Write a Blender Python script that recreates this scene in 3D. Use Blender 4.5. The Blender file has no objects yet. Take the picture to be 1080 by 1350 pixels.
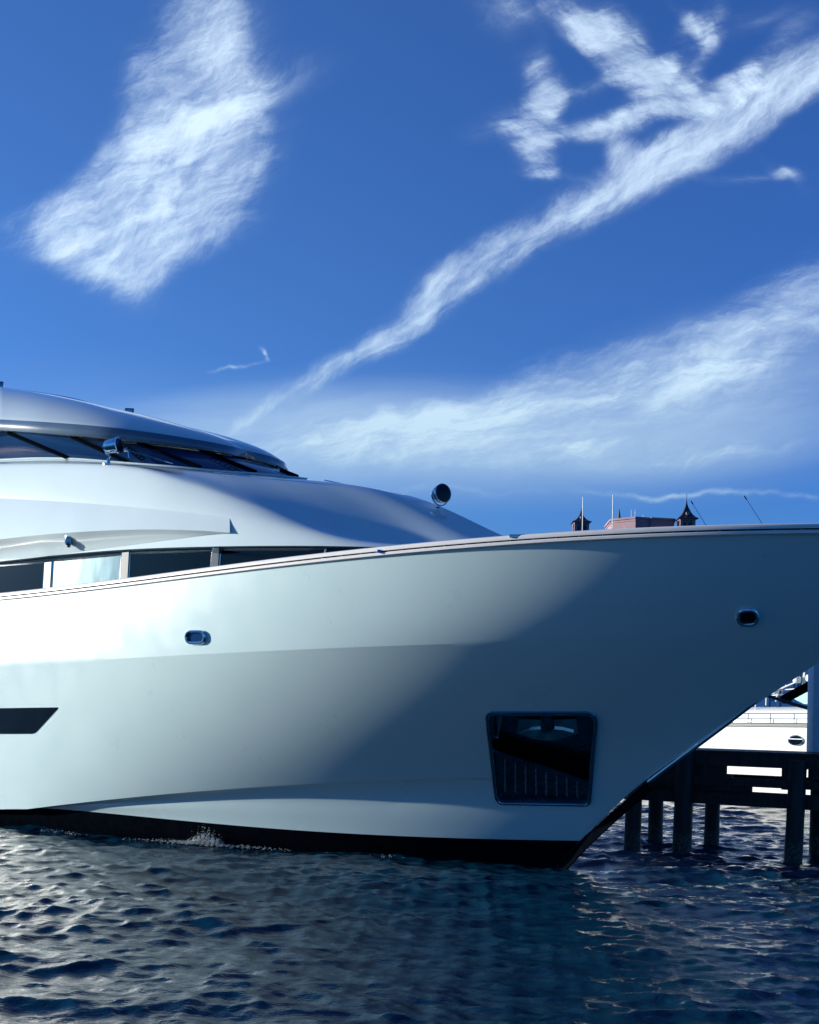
import bpy, bmesh, math, random
import numpy as np
from mathutils import Vector, Matrix
from mathutils.bvhtree import BVHTree

random.seed(7)
rng = np.random.default_rng(11)
R = math.radians
scene = bpy.context.scene
COL = scene.collection

# ------------------------------------------------------------------ camera
F = 1600.0            # focal length in photograph pixels (photograph is 1080 wide)
EYE = 2.42            # eye height above the water
ROLL = R(1.2)
AX = 940.0            # row of the optical axis
cs, sn = math.cos(ROLL), math.sin(ROLL)
cam_d = bpy.data.cameras.new("camera")
cam = bpy.data.objects.new("camera", cam_d)
COL.objects.link(cam)
cam_d.sensor_fit = 'HORIZONTAL'
cam_d.sensor_width = 36.0
cam_d.lens = 36.0 * F / 1080.0
cam_d.shift_y = (AX - 675.0) / 1080.0
cam_d.clip_start = 0.1
cam_d.clip_end = 20000
rt, up, bk = Vector((cs, 0, sn)), Vector((-sn, 0, cs)), Vector((0, -1, 0))
cam.matrix_world = Matrix(((rt.x, up.x, bk.x, 0), (rt.y, up.y, bk.y, 0), (rt.z, up.z, bk.z, EYE), (0, 0, 0, 1)))
scene.camera = cam

# ------------------------------------------------------------------ light
SUN_EL = R(10.5)
SUN_H = Vector((-0.980, 0.170, 0)).normalized()      # horizontal direction towards the sun
sun_dir = Vector((SUN_H.x * math.cos(SUN_EL), SUN_H.y * math.cos(SUN_EL), math.sin(SUN_EL)))
sd = bpy.data.lights.new("sun", 'SUN')
sd.energy = 5.0
sd.angle = R(0.6)
sd.color = (1.0, 0.935, 0.81)
so = bpy.data.objects.new("sun", sd)
so.rotation_euler = (-sun_dir).to_track_quat('-Z', 'Y').to_euler()
so.location = (-20, 10, 20)
COL.objects.link(so)
scene.view_settings.view_transform = 'Standard'
scene.view_settings.look = 'None'
scene.view_settings.gamma = 1.0
scene.view_settings.exposure = 0.62
scene.cycles.max_bounces = 8
scene.cycles.sample_clamp_indirect = 6.0
scene.cycles.use_denoising = True
scene.cycles.caustics_reflective = True
scene.cycles.blur_glossy = 0.3

world = bpy.data.worlds.new("World")
scene.world = world
world.use_nodes = True
wn, wl = world.node_tree.nodes, world.node_tree.links
wn.clear()
SKY_STRENGTH = 0.094


def ray(px, py):
    """photo pixel -> (x, z) slope of the sight line per metre of depth"""
    xc, yc = (px - 540.0) / F, (AX - py) / F
    return xc * cs - yc * sn, xc * sn + yc * cs


def W(px, py, Y):
    a, b = ray(px, py)
    return Vector((a * Y, Y, EYE + b * Y))


class NG:
    """tiny node-graph helper"""
    def __init__(s, nt):
        s.n, s.l = nt.nodes, nt.links

    def put(s, sock, v):
        if isinstance(v, bpy.types.NodeSocket):
            s.l.new(v, sock)
        elif v is not None:
            sock.default_value = v

    def m(s, op, a, b=None, c=None, clamp=False):
        n = s.n.new('ShaderNodeMath'); n.operation = op; n.use_clamp = clamp
        s.put(n.inputs[0], a); s.put(n.inputs[1], b); s.put(n.inputs[2], c)
        return n.outputs[0]

    def v(s, op, a, b=None):
        n = s.n.new('ShaderNodeVectorMath'); n.operation = op
        s.put(n.inputs[0], a); s.put(n.inputs[1], b)
        return n.outputs[1] if op in ('LENGTH', 'DOT_PRODUCT') else n.outputs[0]

    def mapping(s, vec, loc=(0, 0, 0), rot=(0, 0, 0), scale=(1, 1, 1), typ='POINT'):
        n = s.n.new('ShaderNodeMapping'); n.vector_type = typ
        s.put(n.inputs[0], vec); n.inputs[1].default_value = loc
        n.inputs[2].default_value = rot; n.inputs[3].default_value = scale
        return n.outputs[0]

    def noise(s, vec, scale, detail=4, rough=0.5, dist=0.0, color=False):
        n = s.n.new('ShaderNodeTexNoise')
        s.put(n.inputs['Vector'], vec); n.inputs['Scale'].default_value = scale
        n.inputs['Detail'].default_value = detail; n.inputs['Roughness'].default_value = rough
        n.inputs['Distortion'].default_value = dist
        return n.outputs['Color' if color else 'Fac']

    def ss(s, x, lo, hi, a=0.0, b=1.0):
        n = s.n.new('ShaderNodeMapRange'); n.interpolation_type = 'SMOOTHSTEP'
        s.put(n.inputs[0], x)
        for i, q in enumerate((lo, hi, a, b)):
            n.inputs[i + 1].default_value = q
        return n.outputs[0]

    def mix(s, fac, a, b):
        n = s.n.new('ShaderNodeMix'); n.data_type = 'RGBA'
        s.put(n.inputs[0], fac); s.put(n.inputs[6], a); s.put(n.inputs[7], b)
        return n.outputs[2]


g = NG(world.node_tree)
tc = wn.new('ShaderNodeTexCoord')
D = tc.outputs['Generated']
sky = wn.new('ShaderNodeTexSky')
sky.sky_type = 'NISHITA'
sky.sun_disc = False
sky.sun_elevation = SUN_EL
sky.sun_rotation = math.atan2(SUN_H.x, SUN_H.y)
sky.altitude = 0
sky.air_density = 1.0
sky.dust_density = 0.2
sky.ozone_density = 3.5
sep = wn.new('ShaderNodeSeparateXYZ'); wl.new(D, sep.inputs[0])
# deep maritime blue: the sky's own colours pulled towards blue
tint = wn.new('ShaderNodeMix'); tint.data_type = 'RGBA'; tint.blend_type = 'MULTIPLY'
tint.inputs[0].default_value = 1.0
wl.new(sky.outputs[0], tint.inputs[6])
tint.inputs[7].default_value = (0.50, 0.80, 1.22, 1)
sky_side = g.ss(sep.outputs[1], -0.35, 0.35)      # unseen sky behind the camera made darker and less red, to deepen hull shade
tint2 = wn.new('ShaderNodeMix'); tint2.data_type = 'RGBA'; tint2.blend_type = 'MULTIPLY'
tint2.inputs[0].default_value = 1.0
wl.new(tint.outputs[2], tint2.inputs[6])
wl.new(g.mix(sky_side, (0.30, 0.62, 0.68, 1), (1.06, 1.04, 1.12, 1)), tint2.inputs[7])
tint3 = wn.new('ShaderNodeMix'); tint3.data_type = 'RGBA'; tint3.blend_type = 'MULTIPLY'
tint3.inputs[0].default_value = 1.0
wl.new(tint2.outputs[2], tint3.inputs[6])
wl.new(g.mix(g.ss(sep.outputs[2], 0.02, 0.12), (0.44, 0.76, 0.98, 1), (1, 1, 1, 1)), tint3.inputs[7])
tint4 = wn.new('ShaderNodeMix'); tint4.data_type = 'RGBA'; tint4.blend_type = 'MULTIPLY'
tint4.inputs[0].default_value = 1.0
wl.new(tint3.outputs[2], tint4.inputs[6])          # deeper blue away from the sun
wl.new(g.mix(g.ss(sep.outputs[0], -0.25, 0.50), (1.0, 1.0, 1.0, 1), (0.66, 0.80, 0.97, 1)), tint4.inputs[7])
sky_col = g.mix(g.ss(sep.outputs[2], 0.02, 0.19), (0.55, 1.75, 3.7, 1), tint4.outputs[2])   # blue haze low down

# cirrus: soft ellipses laid on the sky by direction, torn by stretched noise
yy = g.m('MAXIMUM', sep.outputs[1], 0.02)
cmb = wn.new('ShaderNodeCombineXYZ')
wl.new(g.m('DIVIDE', sep.outputs[0], yy), cmb.inputs[0])
wl.new(g.m('DIVIDE', sep.outputs[2], yy), cmb.inputs[1])
P0 = cmb.outputs[0]
front = g.ss(sep.outputs[1], 0.05, 0.25)
w1 = g.v('SCALE', g.v('SUBTRACT', g.noise(P0, 9, 4, 0.55, color=True), (0.5, 0.5, 0.5)))
w1.node.inputs['Scale'].default_value = 0.040
w2 = g.v('SCALE', g.v('SUBTRACT', g.noise(P0, 30, 5, 0.6, color=True), (0.5, 0.5, 0.5)))
w2.node.inputs['Scale'].default_value = 0.010
PW = g.v('ADD', g.v('ADD', P0, w1), w2)
w4 = g.v('SCALE', w1); w4.node.inputs['Scale'].default_value = 0.45
PB = g.v('ADD', g.v('ADD', P0, w4), w2)


def blobs(lst, vec, grow=1.35):
    out = None
    for (px, py, rx, ry, ang, amp) in lst:
        x, z = ray(px, py)
        q = g.mapping(vec, loc=(x, z, 0), rot=(0, 0, R(ang) - ROLL), scale=(rx * grow / F, ry * grow / F, 1), typ='TEXTURE')
        gr = wn.new('ShaderNodeTexGradient'); gr.gradient_type = 'SPHERICAL'
        wl.new(q, gr.inputs[0])
        t = g.m('MULTIPLY', gr.outputs[1], amp)
        out = t if out is None else g.m('ADD', out, t)
    return out


# A: the tall feathery cloud, upper left   (px, py, rx, ry, angle ccw, strength)
A = blobs([(262, 0, 60, 55, 85, 1.1), (270, 75, 120, 75, 60, 1.1), (340, 100, 110, 34, 12, .8),
           (235, 165, 120, 85, 70, 1.2), (300, 190, 95, 60, 30, .9), (215, 240, 140, 80, 45, 1.2),
           (270, 262, 110, 62, 20, .9), (150, 295, 150, 62, 12, 1.2), (75, 300, 85, 36, 10, .8),
           (150, 345, 90, 52, -25, 1.1), (235, 310, 100, 42, 18, .7), (180, 60, 70, 45, 60, .35), (120, 215, 40, 24, 60, .3)], PW)
# B: the long diagonal streak
B = blobs([(330, 548, 60, 18, 38, 1.0), (395, 505, 75, 26, 33, 1.1), (465, 472, 80, 30, 33, 1.1),
           (525, 435, 65, 38, 40, 1.1), (575, 388, 70, 46, 38, 1.2), (640, 345, 90, 42, 30, 1.2),
           (720, 296, 100, 42, 30, 1.1), (800, 255, 95, 44, 30, 1.1), (850, 215, 75, 48, 15, .9),
           (880, 215, 95, 44, 32, 1.1), (950, 170, 100, 48, 36, 1.2), (1020, 122, 100, 50, 38, 1.2),
           (1095, 75, 100, 54, 38, 1.2), (818, 190, 50, 30, -60, .9)], PB, 1.08)
# C: torn wisps, upper right
C = blobs([(700, 200, 52.5, 30.6, -62, 0.936), (718, 140, 73.5, 25.5, -80, 0.864), (706, 95, 42, 23.8, -40, 0.576), (668, 155, 84, 22.1, 22, 0.504),
           (775, 45, 63, 25.5, -35, 0.864), (825, 70, 73.5, 37.4, -40, 0.936), (800, 28, 52.5, 20.4, 0, 0.576), (870, 105, 73.5, 40.8, -30, 0.792),
           (890, 60, 73.5, 18.7, 62, 0.576), (935, 50, 84, 20.4, 72, 0.648), (915, 25, 63, 12, -40, 0.432),
           (800, 165, 157.5, 18.7, 10, 0.72), (900, 135, 136.5, 23.8, 16, 0.792), (1000, 90, 84, 23.8, 42, 0.864), (760, 115, 115.5, 17, 14, 0.576),
           (672, 10, 84, 44.2, -15, 0.648), (1030, 222, 55, 12, -30, 0.42), (980, 228, 105, 10.5, 4, 0.504), (775, 232, 115.5, 12, 2, 0.432),
           (1000, 25, 115.5, 23.8, 8, 0.432), (375, 560, 46.2, 13.5, 12, 0.576), (318, 482, 46, 4, 14, 1.2), (352, 465, 12, 4, -45, 1.0)], PW)
# E: low banks at the right
E = blobs([(620, 540, 120, 22, 12, 1.1), (720, 505, 130, 40, 18, 1.2), (840, 480, 160, 42, 12, 1.0),
           (980, 440, 190, 60, 25, 1.0), (1070, 390, 140, 70, 38, 1.0), (960, 520, 230, 36, 3, .7),
           (560, 575, 280, 40, 2, .8), (760, 585, 330, 40, 3, .7), (430, 585, 170, 36, 8, .5),
           (960, 600, 260, 22, 4, .6), (930, 652, 330, 7, 1, 1.0), (560, 640, 160, 26, 10, .4),
           (60, 475, 200, 10, 5, .3)], PW)


def fibre(ang, scale, ratio, seed, detail=9, rough=0.66, dist=0.5):
    q = g.mapping(PW, loc=(seed, seed * 1.7, 0), rot=(0, 0, R(ang)), scale=(1 / ratio, 1.0, 1), typ='TEXTURE')
    return g.noise(q, scale, detail, rough, dist)


def cirrus(mask, ang, ang2, seed, lo, hi, amp, amax, scale=30, ratio=0.16):
    """mask torn by two crossing families of fibres; ragged at the edge, thready inside"""
    f1 = fibre(ang, scale, ratio, seed)
    f2 = fibre(ang2, scale * .7, 0.30, seed + 7)
    f3 = fibre((ang + ang2) / 2, scale * 3.0, ratio * 1.5, seed + 3, 7, .75, .3)
    f = g.m('SUBTRACT', g.m('ADD', g.m('ADD', g.m('MULTIPLY', f1, .46), g.m('MULTIPLY', f2, .34)), g.m('MULTIPLY', f3, .20)), 0.5)
    m = g.ss(mask, 0.0, 1.9)
    v = g.m('ADD', m, g.m('MULTIPLY', f, g.m('MULTIPLY', g.ss(m, 0.0, 0.35), amp)))
    body = g.ss(v, lo, hi)
    thread = g.ss(f, -0.13, 0.13, 0.34, 1.0)
    return g.m('MULTIPLY', g.m('MULTIPLY', body, thread), amax)
dA = cirrus(A, 20, 62, 0.0, -0.04, 1.35, 2.6, 0.95, 30, .10)
dB = cirrus(B, 33, 62, 5.0, -0.02, 1.00, 1.9, 0.80, 32, .20)
dC = cirrus(C, 16, -44, 9.0, -0.02, 0.85, 2.6, 0.80, 30, .10)
dE = cirrus(E, 9, 36, 14.0, 0.00, 1.30, 2.6, 0.85, 30, .10)
veil = g.m('MULTIPLY', g.m('MULTIPLY', g.ss(blobs([(620, 590, 620, 100, 2, 1.0), (1000, 500, 380, 130, 12, .8), (420, 560, 330, 90, 10, .5), (150, 600, 420, 160, 0, .45)], P0, 1.0), 0.0, 1.0), 0.52), g.ss(fibre(4, 10, .15, 3.3), .2, .7, .45, 1.0))
dA2 = g.m('ADD', dA, veil)
dens = g.m('MULTIPLY', g.m('ADD', g.m('ADD', dA2, dB), g.m('ADD', dC, dE)), front)
# thin cirrus over the rest of the sky
back = g.m('SUBTRACT', 1.0, front)
dR = g.m('MULTIPLY', g.ss(g.noise(g.mapping(D, rot=(0, 0, 0.6), scale=(1, 3, 5)), 1.6, 6, 0.6), .52, .80), g.m('MULTIPLY', back, 0.10))
dens = g.m('MULTIPLY', g.m('MINIMUM', g.m('ADD', dens, dR), 0.93), 1.0)
dens = g.m('MULTIPLY', dens, g.ss(sep.outputs[2], 0.0, 0.06))
cloud_col = g.mix(g.ss(sep.outputs[2], 0.10, 0.42), (3.4, 4.9, 5.8, 1), (5.6, 7.0, 8.4, 1))
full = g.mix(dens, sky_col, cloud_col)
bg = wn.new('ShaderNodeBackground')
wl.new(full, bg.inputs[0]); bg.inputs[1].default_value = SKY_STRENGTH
wo = wn.new('ShaderNodeOutputWorld'); wl.new(bg.outputs[0], wo.inputs[0])


# ------------------------------------------------------------------ materials
def mat(name, col, rough=0.5, metal=0.0, coat=0.0, vary=0.0, vscale=3.0, bump=0.0, bscale=40.0, spec=0.5,
        rvary=0.0, stretch=(1, 1, 1), trans=0.0, ior=1.5):
    m = bpy.data.materials.new(name); m.use_nodes = True
    nt = m.node_tree; b = nt.nodes['Principled BSDF']; q = NG(nt)
    b.inputs['Base Color'].default_value = (*col, 1)
    b.inputs['Roughness'].default_value = rough
    b.inputs['Metallic'].default_value = metal
    b.inputs['Coat Weight'].default_value = coat
    b.inputs['Coat Roughness'].default_value = 0.04
    b.inputs['Specular IOR Level'].default_value = spec
    b.inputs['Transmission Weight'].default_value = trans
    b.inputs['IOR'].default_value = ior
    t = nt.nodes.new('ShaderNodeTexCoord').outputs['Object']
    if stretch != (1, 1, 1):
        t = q.mapping(t, scale=stretch)
    if vary:
        n = q.noise(t, vscale, 6, 0.6)
        f = q.ss(n, 0.3, 0.7, 1 - vary, 1 + vary * 0.5)
        mm = nt.nodes.new('ShaderNodeVectorMath'); mm.operation = 'SCALE'
        mm.inputs[0].default_value = col; nt.links.new(f, mm.inputs['Scale'])
        nt.links.new(mm.outputs[0], b.inputs['Base Color'])
    if rvary:
        n = q.noise(t, vscale * 1.7, 5, 0.6)
        nt.links.new(q.ss(n, 0.3, 0.7, max(0.01, rough - rvary), rough + rvary), b.inputs['Roughness'])
    if bump:
        n = q.noise(t, bscale, 5, 0.6)
        bp = nt.nodes.new('ShaderNodeBump'); bp.inputs['Strength'].default_value = bump
        bp.inputs['Distance'].default_value = 0.02
        nt.links.new(n, bp.inputs['Height']); nt.links.new(bp.outputs[0], b.inputs['Normal'])
    return m


M = {}
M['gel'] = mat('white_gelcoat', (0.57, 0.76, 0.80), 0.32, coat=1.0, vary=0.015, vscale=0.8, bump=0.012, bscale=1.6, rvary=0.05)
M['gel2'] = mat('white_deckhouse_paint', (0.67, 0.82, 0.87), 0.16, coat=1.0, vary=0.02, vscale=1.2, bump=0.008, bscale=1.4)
M['boot'] = mat('black_bottom_paint', (0.003, 0.005, 0.009), 0.6, vary=0.3, vscale=6, bump=0.1, bscale=30, spec=0.0)
M['steel'] = mat('polished_steel', (0.62, 0.66, 0.70), 0.12, 1.0, vary=0.08, vscale=9, rvary=0.06)
M['darksteel'] = mat('dark_stainless', (0.13, 0.19, 0.26), 0.30, 1.0, vary=0.3, vscale=8, rvary=0.1)
M['rubber'] = mat('dark_rubber', (0.004, 0.006, 0.010), 0.6, spec=0.0)
M['cap'] = mat('white_cap_rail', (0.80, 0.80, 0.80), 0.28, coat=0.6, vary=0.04, vscale=4)
M['glass'] = mat('dark_tinted_glass', (0.003, 0.006, 0.011), 0.04, spec=0.3)
M['glass_blue'] = mat('blue_tinted_glass', (0.008, 0.035, 0.12), 0.05, spec=0.6)
M['silver'] = mat('brushed_silver_panel', (0.26, 0.36, 0.37), 0.14, 0.9, vary=0.35, vscale=3.0, stretch=(1, 1, .25))
M['post_grey'] = mat('grey_painted_mullion', (0.030, 0.060, 0.10), 0.4, spec=0.3)
M['fascia'] = mat('slate_blue_fascia_paint', (0.10, 0.17, 0.26), 0.25, coat=0.8, vary=0.08)
M['rib'] = mat('slat_steel', (0.16, 0.22, 0.30), 0.35, 0.5)
M['teak'] = mat('teak_deck', (0.22, 0.15, 0.09), 0.6, vary=0.2, vscale=12)
M['chrome'] = mat('chrome', (0.78, 0.82, 0.86), 0.06, 1.0)
M['navy'] = mat('dark_lamp_housing', (0.26, 0.33, 0.44), 0.09, 1.0, coat=1.0)
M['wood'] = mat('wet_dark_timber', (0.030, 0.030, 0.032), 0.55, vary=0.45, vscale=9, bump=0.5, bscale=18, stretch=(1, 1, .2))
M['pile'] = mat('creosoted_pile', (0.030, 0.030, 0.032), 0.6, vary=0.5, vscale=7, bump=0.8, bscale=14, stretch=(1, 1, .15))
_nt = M['pile'].node_tree; _q = NG(_nt); _b = _nt.nodes['Principled BSDF']
_geo = _nt.nodes.new('ShaderNodeNewGeometry'); _sp = _nt.nodes.new('ShaderNodeSeparateXYZ'); _nt.links.new(_geo.outputs['Position'], _sp.inputs[0])
_h = _q.m('ADD', _sp.outputs[2], _q.m('MULTIPLY', _q.noise(_geo.outputs['Position'], 6, 4, .6), -.5))
_band = _q.m('MULTIPLY', _q.ss(_h, .10, .02), _q.ss(_q.noise(_geo.outputs['Position'], 26, 4, .6), .45, .62))
_old = _b.inputs['Base Color'].links[0].from_socket
_nt.links.new(_q.mix(_band, _old, (0.12, 0.13, 0.10, 1)), _b.inputs['Base Color'])
M['post'] = mat('white_painted_post', (0.62, 0.70, 0.80), 0.45, vary=0.06, vscale=5)
M['rope'] = mat('dark_rope', (0.02, 0.025, 0.03), 0.8, bump=0.4, bscale=90)
M['far_white'] = mat('cream_gelcoat', (0.76, 0.80, 0.80), 0.3, coat=0.5)
M['far_grey'] = mat('grey_rubbing_strake', (0.10, 0.13, 0.14), 0.4)
M['aqua'] = mat('aqua_canvas', (0.30, 0.66, 0.68), 0.6)
M['pink'] = mat('pink_stucco', (0.31, 0.215, 0.265), 0.8, vary=0.15, vscale=0.4)
M['slate'] = mat('dark_turret_roof', (0.028, 0.040, 0.075), 0.5, vary=0.2, vscale=2)
M['pole'] = mat('white_pole', (0.80, 0.82, 0.84), 0.4)
M['sand'] = mat('dark_shore_ground', (0.05, 0.06, 0.045), 0.9, vary=0.4, vscale=0.05)
M['foam'] = mat('white_foam', (0.62, 0.70, 0.74), 0.25, trans=0.35, ior=1.33)


# ------------------------------------------------------------------ object helpers
def tag(o, label=None, cat=None, group=None, kind=None):
    for k, v in (('label', label), ('category', cat), ('group', group), ('kind', kind)):
        if v:
            o[k] = v
    return o


def mesh_obj(name, verts, faces, m, parent=None, smooth=True, angle=None):
    me = bpy.data.meshes.new(name)
    me.from_pydata([tuple(v) for v in verts], [], [tuple(f) for f in faces])
    me.validate()
    me.materials.append(m)
    if smooth:
        me.polygons.foreach_set('use_smooth', [True] * len(me.polygons))
    me.update()
    if angle:
        me.set_sharp_from_angle(angle=R(angle))
    o = bpy.data.objects.new(name, me)
    COL.objects.link(o)
    if parent is not None:
        o.parent = parent
        o.matrix_parent_inverse = Matrix.Translation(-Vector(parent.location))
        if parent.parent is not None and parent.type != 'EMPTY':
            o.matrix_parent_inverse = parent_world(parent).inverted()
    return o


def parent_world(p):
    m = p.matrix_basis.copy()
    m = p.matrix_parent_inverse @ m
    q = p.parent
    while q is not None:
        m = (q.matrix_parent_inverse @ q.matrix_basis) @ m
        q = q.parent
    return m


def empty(name, loc=(0, 0, 0)):
    o = bpy.data.objects.new(name, None)
    o.location = loc
    COL.objects.link(o)
    return o


class G:
    """geometry collector -> one mesh"""
    def __init__(s):
        s.v, s.f = [], []

    def add(s, vs, fs):
        k = len(s.v)
        s.v += [Vector(v) for v in vs]
        s.f += [tuple(i + k for i in f) for f in fs]
        return s

    def box(s, c, sz, rz=0.0, bev=0.0):
        hx, hy, hz = sz[0] / 2, sz[1] / 2, sz[2] / 2
        m = Matrix.Rotation(rz, 3, 'Z')
        bm = bmesh.new()
        bmesh.ops.create_cube(bm, size=1)
        for v in bm.verts:
            v.co = Vector((v.co.x * sz[0], v.co.y * sz[1], v.co.z * sz[2]))
        if bev:
            bmesh.ops.bevel(bm, geom=bm.edges[:], offset=bev, segments=2, affect='EDGES', profile=0.7)
        bm.verts.index_update()
        s.add([Vector(c) + m @ v.co for v in bm.verts], [[v.index for v in f.verts] for f in bm.faces])
        bm.free()
        return s

    def tube(s, pts, r, seg=8, closed=False, cap=True):
        pts = [Vector(p) for p in pts]
        n = len(pts)
        rr = r if hasattr(r, '__len__') else [r] * n
        rings, prev = [], None
        for i, p in enumerate(pts):
            a = pts[(i - 1) % n] if (i > 0 or closed) else p
            b = pts[(i + 1) % n] if (i < n - 1 or closed) else p
            t = (b - a)
            t = t.normalized() if t.length > 1e-9 else Vector((0, 0, 1))
            if prev is None:
                h = Vector((0, 0, 1)) if abs(t.z) < 0.9 else Vector((1, 0, 0))
                u = t.cross(h).normalized()
            else:
                u = (prev - t * prev.dot(t))
                u = u.normalized() if u.length > 1e-9 else t.orthogonal().normalized()
            prev = u
            w = t.cross(u)
            rings.append([p + (u * math.cos(q) + w * math.sin(q)) * rr[i] for q in [2 * math.pi * k / seg for k in range(seg)]])
        vs = [v for ring in rings for v in ring]
        fs = []
        for i in range(n if closed else n - 1):
            j = (i + 1) % n
            for k in range(seg):
                l = (k + 1) % seg
                fs.append((i * seg + k, i * seg + l, j * seg + l, j * seg + k))
        if cap and not closed:
            fs.append(tuple(reversed(range(seg))))
            fs.append(tuple((n - 1) * seg + k for k in range(seg)))
        return s.add(vs, fs)

    def lathe(s, origin, axis, prof, seg=24):
        """prof: (distance along the axis, radius)"""
        axis = Vector(axis).normalized()
        u = axis.orthogonal().normalized(); w = axis.cross(u)
        o = Vector(origin)
        vs = [o + axis * h + (u * math.cos(2 * math.pi * k / seg) + w * math.sin(2 * math.pi * k / seg)) * r for h, r in prof for k in range(seg)]
        fs = [(i * seg + k, i * seg + (k + 1) % seg, (i + 1) * seg + (k + 1) % seg, (i + 1) * seg + k)
              for i in range(len(prof) - 1) for k in range(seg)]
        fs.append(tuple(reversed(range(seg)))); fs.append(tuple((len(prof) - 1) * seg + k for k in range(seg)))
        return s.add(vs, fs)

    def beam(s, a, b, w, h):
        """rectangular bar from a to b: w wide sideways, h high"""
        a, b = Vector(a), Vector(b)
        t = (b - a).normalized()
        side = t.cross(Vector((0, 0, 1)))
        side = side.normalized() if side.length > 1e-6 else Vector((1, 0, 0))
        u = side.cross(t)
        vs = [p + side * sx * w / 2 + u * sz * h / 2 for p in (a, b) for sx, sz in ((-1, -1), (1, -1), (1, 1), (-1, 1))]
        return s.add(vs, [(0, 1, 2, 3), (7, 6, 5, 4), (0, 4, 5, 1), (1, 5, 6, 2), (2, 6, 7, 3), (3, 7, 4, 0)])

    def prism(s, outline, depth_vec):
        n = len(outline); d = Vector(depth_vec)
        vs = [Vector(p) for p in outline] + [Vector(p) + d for p in outline]
        fs = [tuple(range(n)), tuple(reversed(range(n, 2 * n)))] + [(i, n + i, n + (i + 1) % n, (i + 1) % n) for i in range(n)]
        return s.add(vs, fs)

    def grid(s, rows):
        n, k = len(rows), len(rows[0])
        return s.add([p for r in rows for p in r], [(i * k + j, i * k + j + 1, (i + 1) * k + j + 1, (i + 1) * k + j) for i in range(n - 1) for j in range(k - 1)])

    def build(s, name, m, parent=None, smooth=True, angle=35):
        return mesh_obj(name, s.v, s.f, m, parent, smooth, angle)


def spline(pts, n):
    """smooth resampling (Catmull-Rom by chord length) of a list of tuples"""
    P = np.array(pts, float)
    d = np.r_[0, np.cumsum(np.linalg.norm(np.diff(P, axis=0), axis=1))]
    T = np.linspace(0, d[-1], n)
    m = np.zeros_like(P)
    m[1:-1] = (P[2:] - P[:-2]) / (d[2:] - d[:-2])[:, None]
    m[0] = (P[1] - P[0]) / (d[1] - d[0]); m[-1] = (P[-1] - P[-2]) / (d[-1] - d[-2])
    out = []
    for t in T:
        i = min(max(np.searchsorted(d, t) - 1, 0), len(d) - 2)
        h = d[i + 1] - d[i]; x = (t - d[i]) / h
        out.append((2 * x**3 - 3 * x**2 + 1) * P[i] + (x**3 - 2 * x**2 + x) * h * m[i] + (-2 * x**3 + 3 * x**2) * P[i + 1] + (x**3 - x**2) * h * m[i + 1])
    return np.array(out)


# ------------------------------------------------------------------ the yacht's own frame
TH = R(38)
cx, cy = math.cos(TH), -math.sin(TH)          # towards the bow
sx, sy = -math.sin(TH), -math.cos(TH)         # towards starboard (the near side)
_x, _z = ray(740, 1139)
OY = -EYE / _z
OX = _x * OY                                   # stem at the waterline


def ship(a, b, z):
    """a metres aft of the stem at the waterline, b metres to starboard"""
    return Vector((OX - cx * a + sx * b, OY - cy * a + sy * b, z))


def S(px, py, b):
    """the point (a, b, z) of the plane b seen at a pixel"""
    xw, zw = ray(px, py)
    a = (OX + sx * b - xw * (OY + sy * b)) / (cx - xw * cy)
    return (a, b, EYE + zw * (OY - cy * a + sy * b))


def track_z(track, bf, a_list):
    """heights of a hull line of half-breadth bf(a) whose picture follows a pixel track"""
    tx, ty = np.array(track, float).T
    out = []
    for a in a_list:
        p = ship(a, bf(a), 0)
        xw = p.x / p.y
        py = np.interp(540 + xw * F, tx, ty)
        for _ in range(6):
            yc = (AX - py) / F
            xc = (xw + yc * sn) / cs
            px = 540 + xc * F
            py = np.interp(px, tx, ty)
        out.append((a, EYE + (xc * sn + yc * cs) * p.y, px))
    return np.array(out)


A_END = 25.0
def brd(a0, B, L, p):
    return lambda a: B * (1 - (1 - min(max(a - a0, 0) / L, 1)) ** p)

# stem profile: pixel track in the centre plane
stem_px = [(740, 1139), (769, 1108), (803, 1076), (850, 1035), (875, 1016), (917, 985), (960, 953), (1000, 922), (1040, 892), (1080, 861), (1180, 784), (1290, 701)]
stem = [S(x, y, 0) for x, y in stem_px]
stem_a = np.array([p[0] for p in stem]); stem_z = np.array([p[2] for p in stem])
SA = lambda z: float(np.interp(z, stem_z, stem_a)) if z >= 0 else 0.45 * -z

sheer_tr = [(0, 789), (60, 782), (120, 775), (200, 765), (280, 755), (360, 745), (440, 736), (520, 728), (600, 720), (667, 714.5), (720, 711), (800, 706.5), (900, 703), (1000, 701), (1080, 700), (1200, 699.5), (1290, 700)]
kn_tr = [(0, 877), (100, 871), (200, 866), (300, 861), (400, 856), (500, 852), (600, 849), (700, 846), (800, 844), (960, 842), (1105, 842)]
ch_tr = [(0, 1072), (90, 1061), (150, 1053), (200, 1048), (300, 1040), (400, 1034), (540, 1028), (650, 1025), (760, 1024), (862, 1026)]
bt_tr = [(0, 1064), (80, 1066), (159, 1074), (241, 1083), (322, 1089), (400, 1095), (500, 1101), (585, 1105), (680, 1107.5), (765, 1108)]

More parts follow.
